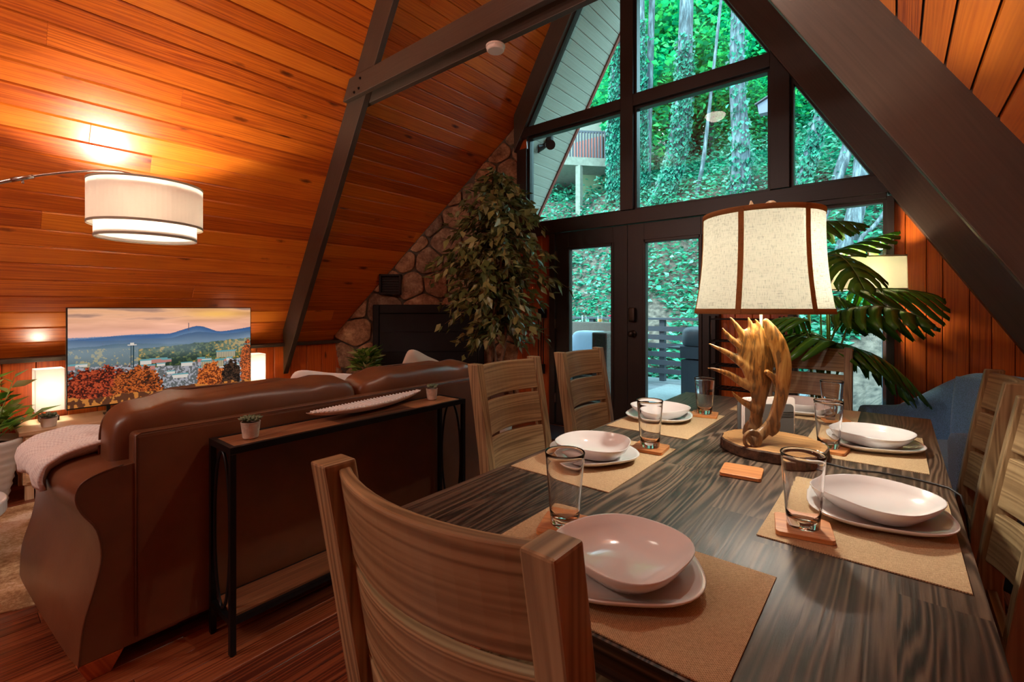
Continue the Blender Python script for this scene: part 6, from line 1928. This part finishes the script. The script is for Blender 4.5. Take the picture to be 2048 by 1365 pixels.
# neighbouring cabin up the hill
cb = thing('neighbour_cabin', 'neighbouring pale cabin with a railed deck on posts up the hill', 'cabin', tuple(at(1165, 380, 16)))
def capt(px_, py_, d=16): return at(px_, py_, d)
mb = MB()
a_, b_ = capt(1120, 300), capt(1246, 348)
dirv = Vector((b_.x - a_.x, b_.y - a_.y, 0)).normalized(); zdeck = capt(1185, 312).z
c0 = Vector((capt(1110, 300).x, capt(1110, 300).y, zdeck)); c1 = Vector((capt(1262, 300).x, capt(1262, 300).y, zdeck - .12)); inn = Vector((-dirv.y, dirv.x, 0)) * 3
def seg(p, q, w0, w1, z0, z1, mb):
    d = (q - p).normalized(); n_ = Vector((-d.y, d.x, 0))
    mb.hexa([(p + n_ * w0 + Vector((0, 0, z0))), (q + n_ * w0 + Vector((0, 0, z0))), (q + n_ * w1 + Vector((0, 0, z0))), (p + n_ * w1 + Vector((0, 0, z0))), (p + n_ * w0 + Vector((0, 0, z1))), (q + n_ * w0 + Vector((0, 0, z1))), (q + n_ * w1 + Vector((0, 0, z1))), (p + n_ * w1 + Vector((0, 0, z1)))])
seg(c0, c1, 0, 2.2, -.28, 0, mb); mb.build('deck', M['cabin_deck'], cb, world=True)
mb = MB(); seg(c0, c1, .02, .06, .85, .92, mb)
K = 26
for k in range(K + 1):
    p = c0.lerp(c1, k / K); mb.box(p.x - .02, p.x + .02, p.y, p.y + .04, p.z, p.z + .87)
mb.build('railing', M['rail'], cb, world=True)
mb = MB(); seg(c0 + Vector((0, 0, 0)), c1, 2.3, 5.5, -.3, 1.2, mb)
mb.build('red_wall', M['cabin_wood'], cb, world=True) if False else None
g0 = c0.lerp(c1, .18) + Vector((-dirv.y, dirv.x, 0)) * 2.3; mb = MB()
prof_ = []
for k in range(13): a = pi * k / 12; prof_.append((2.0 * cos(a), 3.1 * sin(a) ** .8))
vv = []
for s_ in (0, 2.5):
    for (u, z) in prof_: p = g0 + dirv * u + Vector((-dirv.y, dirv.x, 0)) * s_; vv.append((p.x, p.y, g0.z + z))
b = len(mb.v); mb.v += vv; m = len(prof_)
mb.face([b + k for k in range(m)]); mb.face([b + m + k for k in reversed(range(m))])
for k in range(m): k2 = (k + 1) % m; mb.face([b + k2, b + k, b + m + k, b + m + k2])
mb.build('wall', M['cabin_wall'], cb, world=True)
mb = MB(); p = c0.lerp(c1, .08); mb.box(p.x - .1, p.x + 1.0, p.y + 1.0, p.y + 1.5, p.z, p.z + .75); mb.build('storage_box', M['cabin_wood'], cb, world=True)
for f in (.30, .95):
    p = c0.lerp(c1, f); mb = MB(); mb.box(p.x - .09, p.x + .09, p.y, p.y + .18, hz(p.x, p.y) - .3, p.z - .29); mb.build('post', M['cabin_deck'], cb, world=True)
mb = MB(); seg(c0 + Vector((0, 1.4, 0)), c0.lerp(c1, .5) + Vector((0, 1.4, 0)), 0, .1, -3.0, -.3, mb); mb.build('lattice', plain('lattice', (.20, .22, .12), .9), cb, world=True)
# bird house
bh_p = at(1530, 212, 8.0)
bh = thing('bird_house', 'grey bird house with a slanted roof hanging by the right window post', 'bird house', tuple(bh_p))
mb = MB(); mb.prism([(-.08, -.14), (.08, -.14), (.10, .10), (-.10, .02)], 'y', -.08, .08); mb.build('body', plain('grey_wood', (.13, .13, .17), .9), bh)
mb = MB(); mb.obox((0, 0, .085), (.30, .24, .018), Matrix.Rotation(radians(-24), 3, 'Y')); mb.build('roof', M['rail'], bh)
mb = MB(); mb.tube([(.12, .05, -.3), (.13, .05, -3.2 if False else -.9), (.13, .05, hz(bh_p.x, bh_p.y) - bh_p.z - .1)], .04, 8); mb.build('pole', M['trunk'], bh)
# motion light under the eave
ml = thing('motion_light', 'black two-headed motion light fixed under the eave outside the left pane', 'light', (-3.36, 4.86, 3.28))
mb = MB(); mb.tube([(0, 0, .09), (0, 0, .03)], .05, 16); mb.build('mount', M['black_plastic'], ml)
for s_ in (-1, 1):
    mb = MB(); mb.tube([(0, 0, .03), (s_ * .06, -.05, -.03), (s_ * .10, -.12, -.06)], [.02, .035, .06], 14); mb.build('lamp_head', M['black_plastic'], ml)
mb = MB(); mb.superbox((0, -.05, -.02), (.05, .06, .05), .9, 12); mb.build('sensor', M['white_plastic'], ml, smooth=True)
